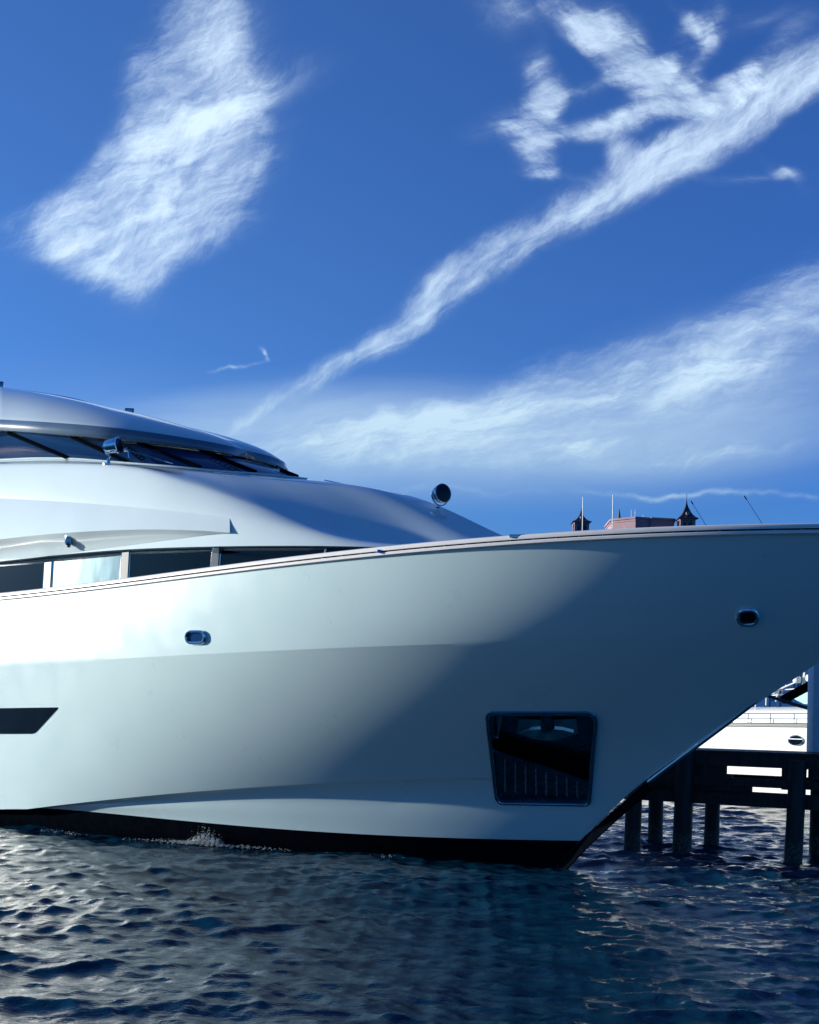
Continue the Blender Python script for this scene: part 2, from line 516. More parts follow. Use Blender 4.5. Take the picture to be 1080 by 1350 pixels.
a_tip = stem[-1][0]
zk0 = 3.75; zc0 = 1.42; zb0 = stem[1][2]
lines = []
for name, a0, B, L, p, tr, deg in (('sheer', a_tip, 3.62, 13.3, 3.1, sheer_tr, 3), ('knuckle', SA(zk0), 3.575, 13.3, 3.0, kn_tr, 3),
                                   ('chine', SA(zc0), 3.30, 14.5, 2.25, ch_tr, 3), ('boot', SA(zb0), 3.16, 14.2, 2.35, bt_tr, 4)):
    bf = brd(a0, B, L, p)
    al = np.linspace(a0 + 0.02, 11.4, 40)
    tz = track_z(tr, bf, al)
    ok = (tz[:, 2] > -25)
    co = np.polyfit(tz[ok, 0], tz[ok, 1], deg)
    res = np.abs(np.polyval(co, tz[ok, 0]) - tz[ok, 1]).max()
    amax = tz[ok, 0].max()
    dz = np.polyval(np.polyder(co), amax)
    print('LINE', name, 'a0 %.2f' % a0, 'z', np.round(np.polyval(co, [a0, 0, 4, 8, amax]), 2), 'amax %.1f res %.3f slope %.3f' % (amax, res, dz), 'px', tz[0, 2].round(), tz[-1, 2].round())
    lines.append(dict(name=name, a0=a0, bf=bf, co=co, amax=amax, dz=dz))


def line_pt(ln, a):
    z = np.polyval(ln['co'], min(a, ln['amax']))
    if a > ln['amax']:
        d = a - ln['amax']
        z += ln['dz'] * 3.0 * (1 - math.exp(-d / 3.0))
    return a, ln['bf'](a), float(z)


Lsh, Lkn, Lch, Lbt = lines
NU = 420
us = [(i / NU) ** 1.35 for i in range(NU + 1)]


def section(u):
    P = [line_pt(l, l['a0'] + (A_END - l['a0']) * u) for l in (Lsh, Lkn, Lch, Lbt)]
    P = [np.array(p) for p in P]
    if P[2][2] < P[3][2] + 0.005:           # chine runs down into the boot top
        P[2][2] = P[3][2] + 0.005
    P[2][1] = max(P[2][1], P[3][1])
    return P


def hull_rows():
    rows = []
    for u in us:
        s, k, c, b = section(u)
        fade = min(1, max(0, (u - 0.05) / 0.22)); fade = fade * fade * (3 - 2 * fade)
        pts = []
        # upper strake: almost straight, slightly convex
        N1, N2, N3 = 34, 52, 30
        # smooth alternative through all four points (Catmull)
        def bez(p, q, n, bulge):
            m = (p + q) / 2 + np.array((0, bulge, 0))
            return [(1 - t)**2 * p + 2 * t * (1 - t) * m + t * t * q for t in np.linspace(0, 1, n, endpoint=False)]
        h1 = s[2] - k[2]; h2 = k[2] - c[2]; h3 = c[2] - b[2]
        sharp = bez(s, k, N1, 0.0) + bez(k, c, N2, -0.05 * min(1, u * 9)) + bez(c, b, N3, -0.10 * min(1, h3) ) + [b]
        T = np.linspace(0, 1, N1 + N2 + N3 + 1)
        idx = [0] * 0
        key = np.array([s, k, c, b]); kt = np.array([0, N1, N1 + N2, N1 + N2 + N3], float) / (N1 + N2 + N3)
        mt = np.zeros_like(key)
        mt[1] = (key[2] - key[0]) / (kt[2] - kt[0]); mt[2] = (key[3] - key[1]) / (kt[3] - kt[1])
        mt[0] = 1.5 * (key[1] - key[0]) / (kt[1] - kt[0]) - mt[1] / 2; mt[3] = 1.5 * (key[3] - key[2]) / (kt[3] - kt[2]) - mt[2] / 2
        for j, t in enumerate(T):
            i = 0 if t < kt[1] else (1 if t < kt[2] else 2)
            h = kt[i + 1] - kt[i]; x = (t - kt[i]) / h
            sm = (2*x**3-3*x**2+1)*key[i] + (x**3-2*x**2+x)*h*mt[i] + (-2*x**3+3*x**2)*key[i+1] + (x**3-x**2)*h*mt[i+1]
            p = sharp[j] * fade + sm * (1 - fade)
            p[1] = max(p[1], 0.0)
            pts.append(p)
        rows.append(pts)
    return rows, N1, N2


rows, N1, N2 = hull_rows()
NV = len(rows[0])
# a soft lip along the chine: the topsides overhang the bottom panel
for i, u in enumerate(us):
    w = min(1, max(0, (u - 0.03) / 0.10)) * min(1, max(0, (rows[i][N1 + N2][2] - rows[i][-1][2]) / 0.25))
    for j in range(NV):
        d = j - (N1 + N2)
        if 0 < d:
            rows[i][j] = rows[i][j] - np.array((0, 0.07 * w * math.exp(-((d - 7) / 9.0) ** 2), 0))
            rows[i][j][1] = max(rows[i][j][1], 0.0)

yacht = empty('motor_yacht', tuple(ship(0, 0, 0)))
tag(yacht, 'large white motor yacht filling the photo, bow pointing right, dark anchor pocket in its side', 'yacht')

HV = [ship(*p) for r in rows for p in r]
HF = [(i * NV + j, (i + 1) * NV + j, (i + 1) * NV + j + 1, i * NV + j + 1) for i in range(NU) for j in range(NV - 1)]
hull_bvh = BVHTree.FromPolygons(HV, HF)
CAM = Vector((0, 0, EYE))


def hit(bvh, px, py, off=0.0):
    x, z = ray(px, py)
    loc, nor, idx, dist = bvh.ray_cast(CAM, Vector((x, 1, z)).normalized())
    if loc is None:
        return None, None
    if nor.y > 0:
        nor = -nor
    return loc + nor * off, nor


def pix(p):
    xw, zw = p.x / p.y, (p.z - EYE) / p.y
    return 540 + F * (xw * cs + zw * sn), AX - F * (zw * cs - xw * sn)


def rounded(poly, r, n=6):
    out = []
    m = len(poly)
    rr = r if hasattr(r, '__len__') else [r] * m
    for i in range(m):
        p = Vector((*poly[i], 0)); a = Vector((*poly[i - 1], 0)); b = Vector((*poly[(i + 1) % m], 0))
        q0 = p + (a - p).normalized() * rr[i]; q1 = p + (b - p).normalized() * rr[i]
        for k in range(n + 1):
            t = k / n
            q = q0 * (1 - t)**2 + p * 2 * t * (1 - t) + q1 * t * t
            out.append((q.x, q.y))
    return out


def densify(poly, step):
    out = []
    for i in range(len(poly)):
        a, b = poly[i], poly[(i + 1) % len(poly)]
        d = math.hypot(b[0] - a[0], b[1] - a[1]); n = max(1, int(d / step))
        out += [(a[0] + (b[0] - a[0]) * k / n, a[1] + (b[1] - a[1]) * k / n) for k in range(n)]
    return out


def inside(x, y, poly):
    c = False; j = len(poly) - 1
    for i in range(len(poly)):
        (xi, yi), (xj, yj) = poly[i], poly[j]
        if (yi > y) != (yj > y) and x < (xj - xi) * (y - yi) / (yj - yi) + xi:
            c = not c
        j = i
    return c


# pocket outline on the hull side
pocket = densify(rounded([(641, 939.5), (787, 939.5), (777, 1061), (655, 1059)], [9, 16, 7, 10]), 4)
PX = [pix(v) for v in HV]
HF_cut = []
for f in HF:
    x = sum(PX[i][0] for i in f) / 4; y = sum(PX[i][1] for i in f) / 4
    if 636 < x < 792 and 934 < y < 1066 and inside(x, y, pocket):
        continue
    HF_cut.append(f)
# other side (mirror about the centre plane)
def mirror(p):
    q = p.copy(); q[1] = -q[1]; return q
HV2 = [ship(*mirror(p)) for r in rows for p in r]
kk = len(HV)
hull_v = HV + HV2
hull_f = [tuple(reversed(f)) for f in HF_cut] + [tuple(i + kk for i in f) for f in HF]
tr = [j for j in range(NV)]
base = NU * NV
hull_f += [(base + j, base + j + 1, kk + base + j + 1, kk + base + j) for j in range(NV - 1)]
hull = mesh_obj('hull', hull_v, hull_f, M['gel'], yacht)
hull.data.set_sharp_from_angle(angle=R(9))

# bottom paint from the boot top down
g1 = G()
for sgn in (1, -1):
    rws = []
    for i in range(0, NU + 1, 4):
        b = rows[i][-1]
        bb = []
        for k in range(8):
            t = k / 7
            z = b[2] * (1 - t) - 0.9 * t
            # the stem continues down and aft
            a = b[0] + (0 if i else 0)
            ast = SA(max(z, 0)) if z >= 0 else 0.5 * -z
            a = ast + (A_END - ast) * us[i]
            w = b[1] * (1 - 0.55 * t * t) + (0.0)
            w = min(w, brd(ast, 3.16, 14.2, 2.35)(a) * (1 - 0.4 * t * t)) if k else b[1]
            bb.append(ship(a, sgn * max(w, 0.0), z))
        rws.append(bb)
    g1.grid(rws)
g1.build('bottom_paint', M['boot'], yacht)

# stem guard: black chafe plate over the foot of the stem
g1 = G()
prof = []
for k in range(24):
    z = -0.4 + (S(850, 1033, 0)[2] + 0.4) * k / 23
    a = SA(z) if z > 0 else 0.5 * -z
    prof.append((a, z))
vs_, fs_ = [], []
for a, z in prof:
    vs_ += [ship(a + .02, .03, z), ship(a - 0.10, .03, z - 0.09), ship(a - 0.10, -.03, z - 0.09), ship(a + .02, -.03, z)]
for k in range(23):
    for j in range(4):
        l = (j + 1) % 4
        fs_.append((k * 4 + j, k * 4 + l, k * 4 + 4 + l, k * 4 + 4 + j))
fs_ += [(0, 1, 2, 3), (95, 94, 93, 92)]
g1.add(vs_, fs_).build('stem_guard', M['boot'], yacht, smooth=False)
g1 = G().tube([ship(SA(z) - .006, 0.0, z) for z in np.linspace(prof[-1][1] + .02, stem_z[-1] - .15, 40)], 0.032, 8)
g1.build('stem_bar', M['steel'], yacht)
g1 = G().tube([ship(a + .03, 0.038, z) for a, z in prof[4:]], 0.006, 6)
g1.build('stem_edge_strip', M['darksteel'], yacht)

# cap rail: white capping, dark groove, steel rub strip, along both sides
def sheer_at(u):
    return rows[0][0] if u == 0 else np.array(line_pt(Lsh, Lsh['a0'] + (A_END - Lsh['a0']) * u))
def rail_sweep(profile, name, m, smooth=False, ang=30):
    g_ = G()
    for sgn in (1, -1):
        rws = []
        for i in range(0, NU + 1, 2):
            p = rows[i][0]; q = rows[min(i + 2, NU)][0] if i < NU else p; o = rows[max(i - 2, 0)][0]
            t = np.array((q[0] - o[0], q[1] - o[1])); t /= np.linalg.norm(t)
            nrm = (-t[1], t[0])            # outward (towards starboard / forward)
            if nrm[1] < 0:
                nrm = (-nrm[0], -nrm[1])
            ring = []
            for (dn, dz) in profile:
                aa, bb = p[0] + nrm[0] * dn, p[1] + nrm[1] * dn
                ring.append(ship(aa, sgn * max(bb, -0.0 if dn < 0 else 0.0), p[2] + dz))
            ring.append(ring[0])
            rws.append(ring)
        g_.grid(rws)
    return g_.build(name, m, yacht, smooth=True, angle=ang)
rail_sweep([(-.14, .0), (-.14, .075), (-.11, .10), (-.01, .10), (.025, .085), (.038, .06), (.038, .028), (0.0, .024)], 'cap_rail', M['cap'])
rail_sweep([(.0, .005), (.0, .026), (.022, .026), (.022, .005)], 'rail_groove', M['rubber'])
rail_sweep([(.0, -.045), (.0, .008), (.025, .008), (.038, -.004), (.038, -.036), (.025, -.045)], 'rub_strip', M['cap'])
groove_o = bpy.data.objects['rail_groove']
stud_m = G().lathe((0, 0, 0), Vector((sx, sy, 0)), [(0, .008), (.006, .008), (.010, .003)], 8).build('fastening', M['steel'], groove_o)
ll, first = 0, True
base_inv = groove_o.matrix_parent_inverse
for i in range(1, NU):
    p, o = rows[i][0], rows[i - 1][0]
    ll += float(np.linalg.norm(p - o))
    if ll > 0.30 and p[0] < 13:
        ll = 0
        if first:
            st, first = stud_m, False
        else:
            st = stud_m.copy(); COL.objects.link(st); st.parent = groove_o
        st.location = ship(p[0] - .0, p[1] + .022, p[2] + .016)

# a fairlead and a strip of blue tape on the capping
def on_rail(px, dz, out=0.0):
    for i in range(NU):
        q = ship(*rows[i][0])
        if pix(q)[0] < px:
            return q + Vector((sx, sy, 0)) * out + Vector((0, 0, dz)), rows[i][0]
q, _r = on_rail(692, .075, -.02)
G().box(q, (.34, .09, .05), R(-8), .018).box(q - Vector((0, 0, .03)), (.14, .07, .05), R(-8), .01).build('mooring_cleat', M['steel'], yacht)
q, _r = on_rail(505, .02, .022)
G().box(q, (.14, .012, .05), R(20), .003).build('blue_tape', mat('blue_tape', (0.02, 0.22, 0.70), 0.5), yacht)

# bulwark inside face and deck, both kept inside the flared shell
def inner_pt(i, drop, sgn, inset=.12):
    z = rows[i][0][2] - drop
    j = min(range(NV), key=lambda q: abs(rows[i][q][2] - z))
    p = rows[i][j]
    return ship(p[0] + .16, sgn * max(p[1] - inset, 0), p[2])
g1 = G()
for sgn in (1, -1):
    g1.grid([[ship(rows[i][0][0] + .12, sgn * max(rows[i][0][1] - .12, 0), rows[i][0][2] + .02)] + [inner_pt(i, d_, sgn, .14) for d_ in (.2, .45, .7, .85)] for i in range(0, NU + 1, 6)])
g1.build('bulwark', M['gel'], yacht)
g1 = G().grid([[inner_pt(i, .85, 1, .14).lerp(inner_pt(i, .85, -1, .14), q) for q in np.linspace(0, 1, 5)] for i in range(0, NU + 1, 6)])
g1.build('deck', M['teak'], yacht)

# ---- anchor pocket
fr = [hit(hull_bvh, x, y, 0.0) for x, y in pocket]
navg = sum((n for _, n in fr), Vector()).normalized()
ploc = [p for p, _ in fr]
cen = sum(ploc, Vector()) / len(ploc)
pk = G()
inner = [p + (cen - p) * 0.05 - navg * 0.42 for p in ploc]
n_ = len(ploc)
pk.add(ploc + inner, [(i, (i + 1) % n_, n_ + (i + 1) % n_, n_ + i) for i in range(n_)] + [tuple(range(n_, 2 * n_))])
pocket_o = pk.build('anchor_pocket', M['darksteel'], yacht, angle=30)
G().tube([p + navg * 0.006 for p in ploc], 0.030, 10, closed=True).build('pocket_frame', M['navy'], pocket_o)
G().tube([p + navg * 0.022 + (cen - p).normalized() * .034 for p in ploc], 0.009, 8, closed=True).build('pocket_rim', M['steel'], pocket_o)


def inplane(px, py, depth):
    """pixel -> point on the plane parallel to the pocket mouth, depth metres inside"""
    x, z = ray(px, py); d = Vector((x, 1, z))
    pl = cen - navg * depth
    t = (pl - CAM).dot(navg) / d.dot(navg)
    return CAM + d * t
# sloping lower plate with ribs
pl = [inplane(*q, 0.10) for q in ((649, 990), (700, 1006), (781, 1033), (776, 1057), (657, 1056))]
G().prism(pl, -navg * 0.04).build('chafe_plate', M['darksteel'], pocket_o, smooth=False)
g1 = G()
for k in range(8):
    x = 666 + k * 13.6
    top = 1001 + (x - 665) * 0.315
    g1.tube([inplane(x, top, 0.075), inplane(x + .5, 1044 + k, 0.075)], 0.015, 8)
g1.build('slats', M['rib'], pocket_o)
pl = [inplane(*q, 0.30) for q in ((643, 944), (663, 944), (653, 992))]
G().prism(pl, -navg * 0.03).build('cheek_plate', M['steel'], pocket_o, smooth=False)
anchor = G()
crown = [inplane(*q, 0.10) for q in [(682, 973)] + [(682 + 80 * t, 966.5 + 10 * math.sin(math.pi * t) ) for t in np.linspace(0.06, .94, 12)] + [(762, 973), (756, 966), (742, 962.5), (722, 960.5), (700, 962.5), (688, 967)]]
anchor_o = G().prism(crown, -navg * 0.10).build('anchor', M['steel'], pocket_o, smooth=False)
G().prism([inplane(*q, 0.05) for q in ((713, 942), (728, 942), (727, 966), (714, 966))], -navg * 0.1).build('anchor_shank', M['darksteel'], pocket_o, smooth=False)
for sg in (-1, 1):
    fl = [inplane(722 + sg * dx, y, 0.14) for dx, y in ((8, 949), (38, 948), (40, 968), (10, 963))]
    G().prism(fl, -navg * 0.06).build('anchor_fluke', M['steel'], pocket_o, smooth=False)


# ---- portholes and the hull window
def surf_ring(bvh, poly, off):
    out = []
    for x, y in poly:
        p, n = hit(bvh, x, y, off)
        if p is None:
            p = ship(*S(x, y, 2.90)) if not out or x < 300 else out[-1].copy()
        out.append(p)
    return out
def patch(bvh, poly, off, name, m, parent, rings=6, fall=None):
    """a skin of the outline that follows the curved surface under it, with a turned-in edge"""
    mx = sum(p[0] for p in poly) / len(poly); my = sum(p[1] for p in poly) / len(poly)
    rr, nor = [], None
    for k in range(rings):
        f = 1 - k / rings
        row = []
        for x, y in poly:
            p, n = hit(bvh, mx + (x - mx) * f, my + (y - my) * f, off)
            if p is None:
                p = ship(*S(mx + (x - mx) * f, my + (y - my) * f, fall or 2.9)) + Vector((sx, sy, 0)) * off
            else:
                nor = n
            row.append(p)
        rr.append(row)
    edge = [p - (nor or Vector((0, -1, 0))) * (off + .015) for p in rr[0]]
    rws_ = [r + [r[0]] for r in [edge] + rr]
    g_ = G().grid(rws_)
    c, n = hit(bvh, mx, my, off)
    if c is None:
        c = ship(*S(mx, my, fall or 2.9)) + Vector((sx, sy, 0)) * off
    k = len(poly) + 1
    base_ = (len(rws_) - 1) * k
    g_.v.append(c)
    g_.f += [(base_ + j, base_ + j + 1, len(g_.v) - 1) for j in range(k - 1)]
    return g_.build(name, m, parent, angle=40)
def panel(bvh, poly, off, name, m, parent, th=0.02):
    ring = surf_ring(bvh, poly, off)
    c = sum(ring, Vector()) / len(ring)
    _, n = hit(bvh, *pix(c)) if True else (None, None)
    n = n or Vector((0, -1, 0))
    return G().prism(ring, -n * (th + off)).build(name, m, parent, smooth=False)
for (x, y, w, h, gm) in ((259, 840, 24, 15, 'glass_blue'), (985.5, 813, 25, 19, 'glass')):
    ring = rounded([(x - w / 2, y - h / 2), (x + w / 2, y - h / 2), (x + w / 2, y + h / 2), (x - w / 2, y + h / 2)], h * .48, 6)
    pts = surf_ring(hull_bvh, ring, 0.025)
    fo = G().tube(pts, 0.028, 10, closed=True).build('porthole', M['chrome'], yacht)
    panel(hull_bvh, ring, 0.012, 'glass', M[gm], fo)
hw = rounded([(-60, 934.5), (78, 932.5), (46, 967.5), (-60, 968)], [2, 3, 5, 2])
hw = densify(hw, 8)
hwo = patch(hull_bvh, hw, 0.008, 'hull_window', M['glass'], yacht, 8)

# ------------------------------------------------------------------ deckhouse
def curve(ctrl, n):
    return spline([S(*c) for c in ctrl], n)

NT = 90
Wb = [(0, 607, 2.50), (50, 605, 2.47), (100, 606, 2.40), (150, 610, 2.25), (220, 615.5, 1.95), (290, 622, 1.45), (345, 626, .95), (385, 630, .48), (408, 632.5, 0.0)]
SH = [(0, 615, 2.82), (100, 616, 2.78), (190, 622, 2.68), (260, 640, 2.54), (330, 663, 2.38), (400, 687, 2.14), (480, 712, 1.76), (560, 718, 1.15), (630, 716, .6), (676, 712, 0.0)]
MD = [(0, 610, 2.68), (110, 610.5, 2.58), (200, 616, 2.33), (280, 626, 2.0), (360, 637, 1.55), (430, 643, 1.05), (500, 648, .5), (545, 655, 0.0)]
L0 = [(0, 740, 2.98), (63, 733, 2.96), (165, 724.5, 2.90), (280, 720.5, 2.76), (400, 719.5, 2.45), (498, 721, 2.02), (580, 722, 1.42), (645, 721, .75), (690, 716, 0.0)]
Wc = curve(Wb, NT); Lc = curve(L0, NT)
# carry both aft of the frame
def aft(c, n=10, length=9.0, dz=0.0):
    p = c[0]; out = []
    for k in range(n, 0, -1):
        t = k / n
        out.append(np.array((p[0] + length * t, p[1] + .05 * t, p[2] + dz * t)))
    return np.vstack([out, c])
Wc2, Lc2 = aft(Wc, dz=0.1), aft(Lc, dz=-.2)
Sc2, Mc2 = aft(curve(SH, NT), dz=0.1), aft(curve(MD, NT), dz=0.1)
NTT = len(Wc2)
NVr = 40
dh_rows = []
for i in range(NTT):
    w, l = Wc2[i], Lc2[i]
    t = max(0.0, (i - 10) / (NT - 1.0))
    sh_, md_ = Sc2[i], Mc2[i]
    lowm = l * .5 + sh_ * .5 + np.array((0, .06 * min(1, l[1]), .10 * (sh_[2] - l[2])))
    row = list(spline([l, l * .75 + lowm * .25 + np.array((0, .015 * min(1, l[1]), 0)), lowm, sh_, md_, w], NVr))
    dh_rows.append(row)
DV = [ship(*p) for r in dh_rows for p in r]
DF = [(i * NVr + j, (i + 1) * NVr + j, (i + 1) * NVr + j + 1, i * NVr + j + 1) for i in range(NTT - 1) for j in range(NVr - 1)]
dh_bvh = BVHTree.FromPolygons(DV, DF)
DV2 = [ship(p[0], -p[1], p[2]) for r in dh_rows for p in r]
kk = len(DV)
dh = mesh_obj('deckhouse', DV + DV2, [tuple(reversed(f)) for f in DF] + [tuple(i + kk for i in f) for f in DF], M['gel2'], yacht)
# soffit + dark window wall below it
g1 = G(); g2 = G()
for sgn in (1, -1):
    g1.grid([[ship(l[0], sgn * l[1], l[2]), ship(l[0] + .03, sgn * max(l[1] - .10, 0), l[2] - .012)] for l in Lc2])
    g2.grid([[ship(l[0] + .03, sgn * max(l[1] - .10, 0), l[2] - .012), ship(l[0] + .03, sgn * max(l[1] - .06, 0), l[2] - 1.6)] for l in Lc2])
g1.build('deckhouse_soffit', M['gel2'], yacht)
g2.build('side_glazing', M['glass'], yacht)
sg_v = [ship(l[0] + .03, l[1] - .10 + (.04 * q), l[2] - .012 - 1.588 * q) for l in Lc2 for q in (0, 1)]
sg_bvh = BVHTree.FromPolygons(sg_v, [(2 * i, 2 * i + 2, 2 * i + 3, 2 * i + 1) for i in range(len(Lc2) - 1)])
# window panes with frames (px of the left top, right top, ...)
for (xl, tl, xr, trr, bl, br, m_) in ((-60, 750, 60, 741.5, 800, 790, 'glass'), (71, 739.5, 162, 731, 790, 782, 'silver'), (173, 729.5, 281, 726.5, 780, 766, 'glass'), (292, 725, 430, 724.5, 764, 746, 'glass')):
    poly = densify([(xl, tl), (xr, trr), (xr - 3, br), (xl - 3, bl)], 14)
    ring = surf_ring(sg_bvh, poly, 0.012)
    fo = G().tube(ring, 0.024, 6, closed=True).build('side_window', M['steel'], yacht)
    patch(sg_bvh, poly, 0.018, 'pane', M[m_], fo, 5)
for (x0, x1, y0, y1) in ((60, 71, 742, 792), (162, 173, 729, 783), (281, 292, 723, 766)):
    poly = [(x0 + 1, y0), (x1 - 1, y0 - 1), (x1 - 4, y1), (x0 - 2, y1)]
    patch(sg_bvh, densify(poly, 8), 0.04, 'window_post', M['post_grey'], yacht, 3)

# side fairing (wing) standing proud of the deckhouse
crease = [(-300, 641), (-40, 655), (0, 657), (75, 661), (150, 666.5), (230, 674), (285, 680.5), (303, 684)]
lip = [(-300, 738), (-40, 715), (0, 711), (40, 706.5), (80, 703), (140, 699.5), (200, 698), (260, 699.5), (303, 702)]
under = [(-300, 777), (-40, 746), (0, 740.5), (63, 733), (130, 724), (180, 717.5), (230, 711), (270, 706), (303, 703)]
def trk(t, n):
    return [(x, y) for x, y in spline(t, n)]
rws = []
n_ = 90
for k, ((x0, y0), (x1, y1), (x2, y2)) in enumerate(zip(trk(crease, n_), trk(lip, n_), trk(under, n_))):
    e = min(1, (303 - x0) / 303)
    p0, nA = hit(dh_bvh, x0, y0, 0.004)
    p2, nC = hit(dh_bvh, x2, y2, 0.004)
    if p0 is None:
        p0 = ship(*S(x0, y0, 2.93))
    if p2 is None:
        q = S(x2, y2, 2.97); p2 = ship(*q)
    p1 = None
    ph_, _n = hit(dh_bvh, x1, y1)
    b_h = (ph_ - Vector((OX, OY, 0))).dot(Vector((sx, sy, 0))) if ph_ else 2.95
    bb = b_h + .05 + .17 * min(1, e * 1.5)
    # lip: on the plane b = bb
    p1 = ship(*S(x1, y1, bb))
    pa = [p0 * (1 - t)**2 + (p0 * .5 + p1 * .5 + Vector((sx, sy, 0)) * .04 * e) * 2 * t * (1 - t) + p1 * t * t for t in np.linspace(0, 1, 9)]
    pb = [p1 * (1 - t) + p2 * t - Vector((sx, sy, 0)) * .05 * e * math.sin(math.pi * t) for t in np.linspace(0, 1, 7)][1:]
    rws.append(pa + pb)
wing = G().grid(rws)
wing.v = wing.v
fend = rws[-1]
k0 = (n_ - 1) * len(fend)
back_ = []
for p in fend:
    q_, _n = hit(dh_bvh, *pix(p))
    back_.append((q_ if q_ else p) - Vector((sx, sy, 0)) * .03)
k1 = len(wing.v)
wing.v += back_
wing.f += [(k0 + j, k0 + j + 1, k1 + j + 1, k1 + j) for j in range(len(fend) - 1)]
wing.build('side_fairing', M['gel2'], yacht, angle=25)
wing_bvh = BVHTree.FromPolygons(wing.v, [f for f in wing.f])
for x, y in ((91, 711), ):
    p, n = hit(wing_bvh, x, y, 0.0)
    if p:
        G().lathe(p + Vector((0, 0, .05)), (0, 0, -1), [(0, .075), (.10, .08), (.15, .07), (.17, .04), (.21, .03)], 16).build('downlight', M['navy'], yacht)

# pilothouse glazing and the roof visor
V0 = [(0, 567, 2.85), (60, 571, 2.75), (130, 577, 2.45), (190, 583, 1.98), (240, 589, 1.45), (278, 594.5, .98), (305, 599.5, .52), (322, 603, 0.0)]
V1 = [(0, 553, 2.83), (60, 556.5, 2.73), (130, 562, 2.43), (190, 569, 1.96), (240, 576.5, 1.43), (278, 583, .96), (305, 588.5, .50), (324, 594, 0.0)]
RG = [(0, 514, .5), (60, 522.5, .5), (110, 532.5, .48), (145, 541, .45), (200, 553, .4), (250, 567, .3), (290, 579, .15), (324, 593.5, 0.0)]
V0c, V1c, RGc = curve(V0, 70), curve(V1, 70), curve(RG, 70)
V0a, V1a, RGa = aft(V0c, 8, 7), aft(V1c, 8, 7), aft(RGc, 8, 5)
Wc70 = aft(curve(Wb, 70), 8, 7, .08)
roof_rows = []
for v0, v1, rg in zip(V0a, V1a, RGa):
    row = [v0 + np.array((.16, -.14 if v0[1] > .3 else 0, .02)), v0]
    row += [v0 * (1 - t) + v1 * t + np.array((-.02, .03, 0)) * math.sin(math.pi * t) for t in (0.25, .5, .75)] + [v1]
    m1 = v1 * .72 + rg * .28; m1[2] = v1[2] + (rg[2] - v1[2]) * .62
    m2 = v1 * .25 + rg * .75; m2[2] = v1[2] + (rg[2] - v1[2]) * .93
    row += [(1 - t)**3 * v1 + 3 * t * (1 - t)**2 * m1 + 3 * t * t * (1 - t) * m2 + t**3 * rg for t in np.linspace(0, 1, 26)][1:]
    row.append(np.array((rg[0], 0, rg[2] + .02)))
    roof_rows.append(row)
g1 = G()
for sgn in (1, -1):
    g1.grid([[ship(p[0], sgn * max(p[1], 0), p[2]) for p in r] for r in roof_rows])
vis = g1.build('roof_visor', M['gel2'], yacht, angle=28)
gf = G()
for sgn in (1, -1):
    gf.grid([[ship(p[0] - .012, sgn * max(p[1] + .006, 0), p[2]) for p in r[1:6]] for r in roof_rows])
gf.build('visor_fascia', M['fascia'], vis)
roof_bvh = BVHTree.FromPolygons(g1.v[:len(roof_rows) * len(roof_rows[0])], [f for f in g1.f[:len(g1.f) // 2]])
g1 = G(); ws_rows = []
for w, v in zip(Wc70, V0a):
    top = v + np.array((.22, -.16 if v[1] > .3 else -.16 * v[1] / .3, .04))
    bot = w + np.array((.03, -.03 if w[1] > .1 else 0, -.02))
    ws_rows.append([bot * (1 - t) + top * t + np.array((-.06, .05 * min(1, w[1]), 0)) * math.sin(math.pi * t) for t in np.linspace(0, 1, 8)])
for sgn in (1, -1):
    g1.grid([[ship(p[0], sgn * max(p[1], 0), p[2]) for p in r] for r in ws_rows])
wsh = g1.build('windshield', M['glass_blue'], yacht)
nws = len(ws_rows) * 8
ws_bvh = BVHTree.FromPolygons(g1.v[:nws], [f for f in g1.f[:len(g1.f) // 2]])
def on(bvh, pts, off):
    out = []
    for x, y in pts:
        p, n = hit(bvh, x, y, off)
        if p is not None:
            out.append(p)
    return out
def lerp_px(a, b, n=8):
    return [(a[0] + (b[0] - a[0]) * k / (n - 1), a[1] + (b[1] - a[1]) * k / (n - 1)) for k in range(n)]
for a, b in (((12, 571), (89, 603)), ((95, 576), (168, 609)), ((182, 583.5), (264, 616.5)), ((264, 594), (337, 623)), ((328, 604), (392, 629))):
    pts = on(ws_bvh, lerp_px(a, b, 10), 0.012)
    if len(pts) > 2:
        G().tube(pts, 0.042, 6).build('window_mullion', M['rubber'], wsh)
# perforated wiper arms
for a, b in (((165, 592), (188, 608)), ((276, 602), (313, 620)), ((350, 612), (384, 628))):
    g1 = G()
    for dy in (0, 5):
        pts = on(ws_bvh, lerp_px((a[0] + dy * .8, a[1] - dy * .3), (b[0] + dy, b[1] - dy * .4), 6), 0.06)
        if len(pts) > 2:
            g1.tube(pts, 0.014, 6)
    for t in np.linspace(0, 1, 7):
        q = (a[0] + (b[0] - a[0]) * t, a[1] + (b[1] - a[1]) * t)
        pts = on(ws_bvh, [(q[0], q[1]), (q[0] + 4.5, q[1] - 1.8)], 0.06)
        if len(pts) == 2:
            g1.tube(pts, 0.012, 6)
    if g1.v:
        g1.build('wiper', M['rubber'], yacht)
# thin moulding where glazing meets the deckhouse
G().tube([ship(p[0] - .02, p[1] + .01, p[2] + .012) for p in Wc[::2]], 0.018, 6).build('window_sill', M['gel2'], yacht)
pts = on(dh_bvh, [(x, 611 + (x - 150) * .0935) for x in range(282, 384, 8)], 0.02)
if len(pts) > 3:
    G().tube(pts, 0.012, 6).build('sill_grille', M['steel'], yacht)
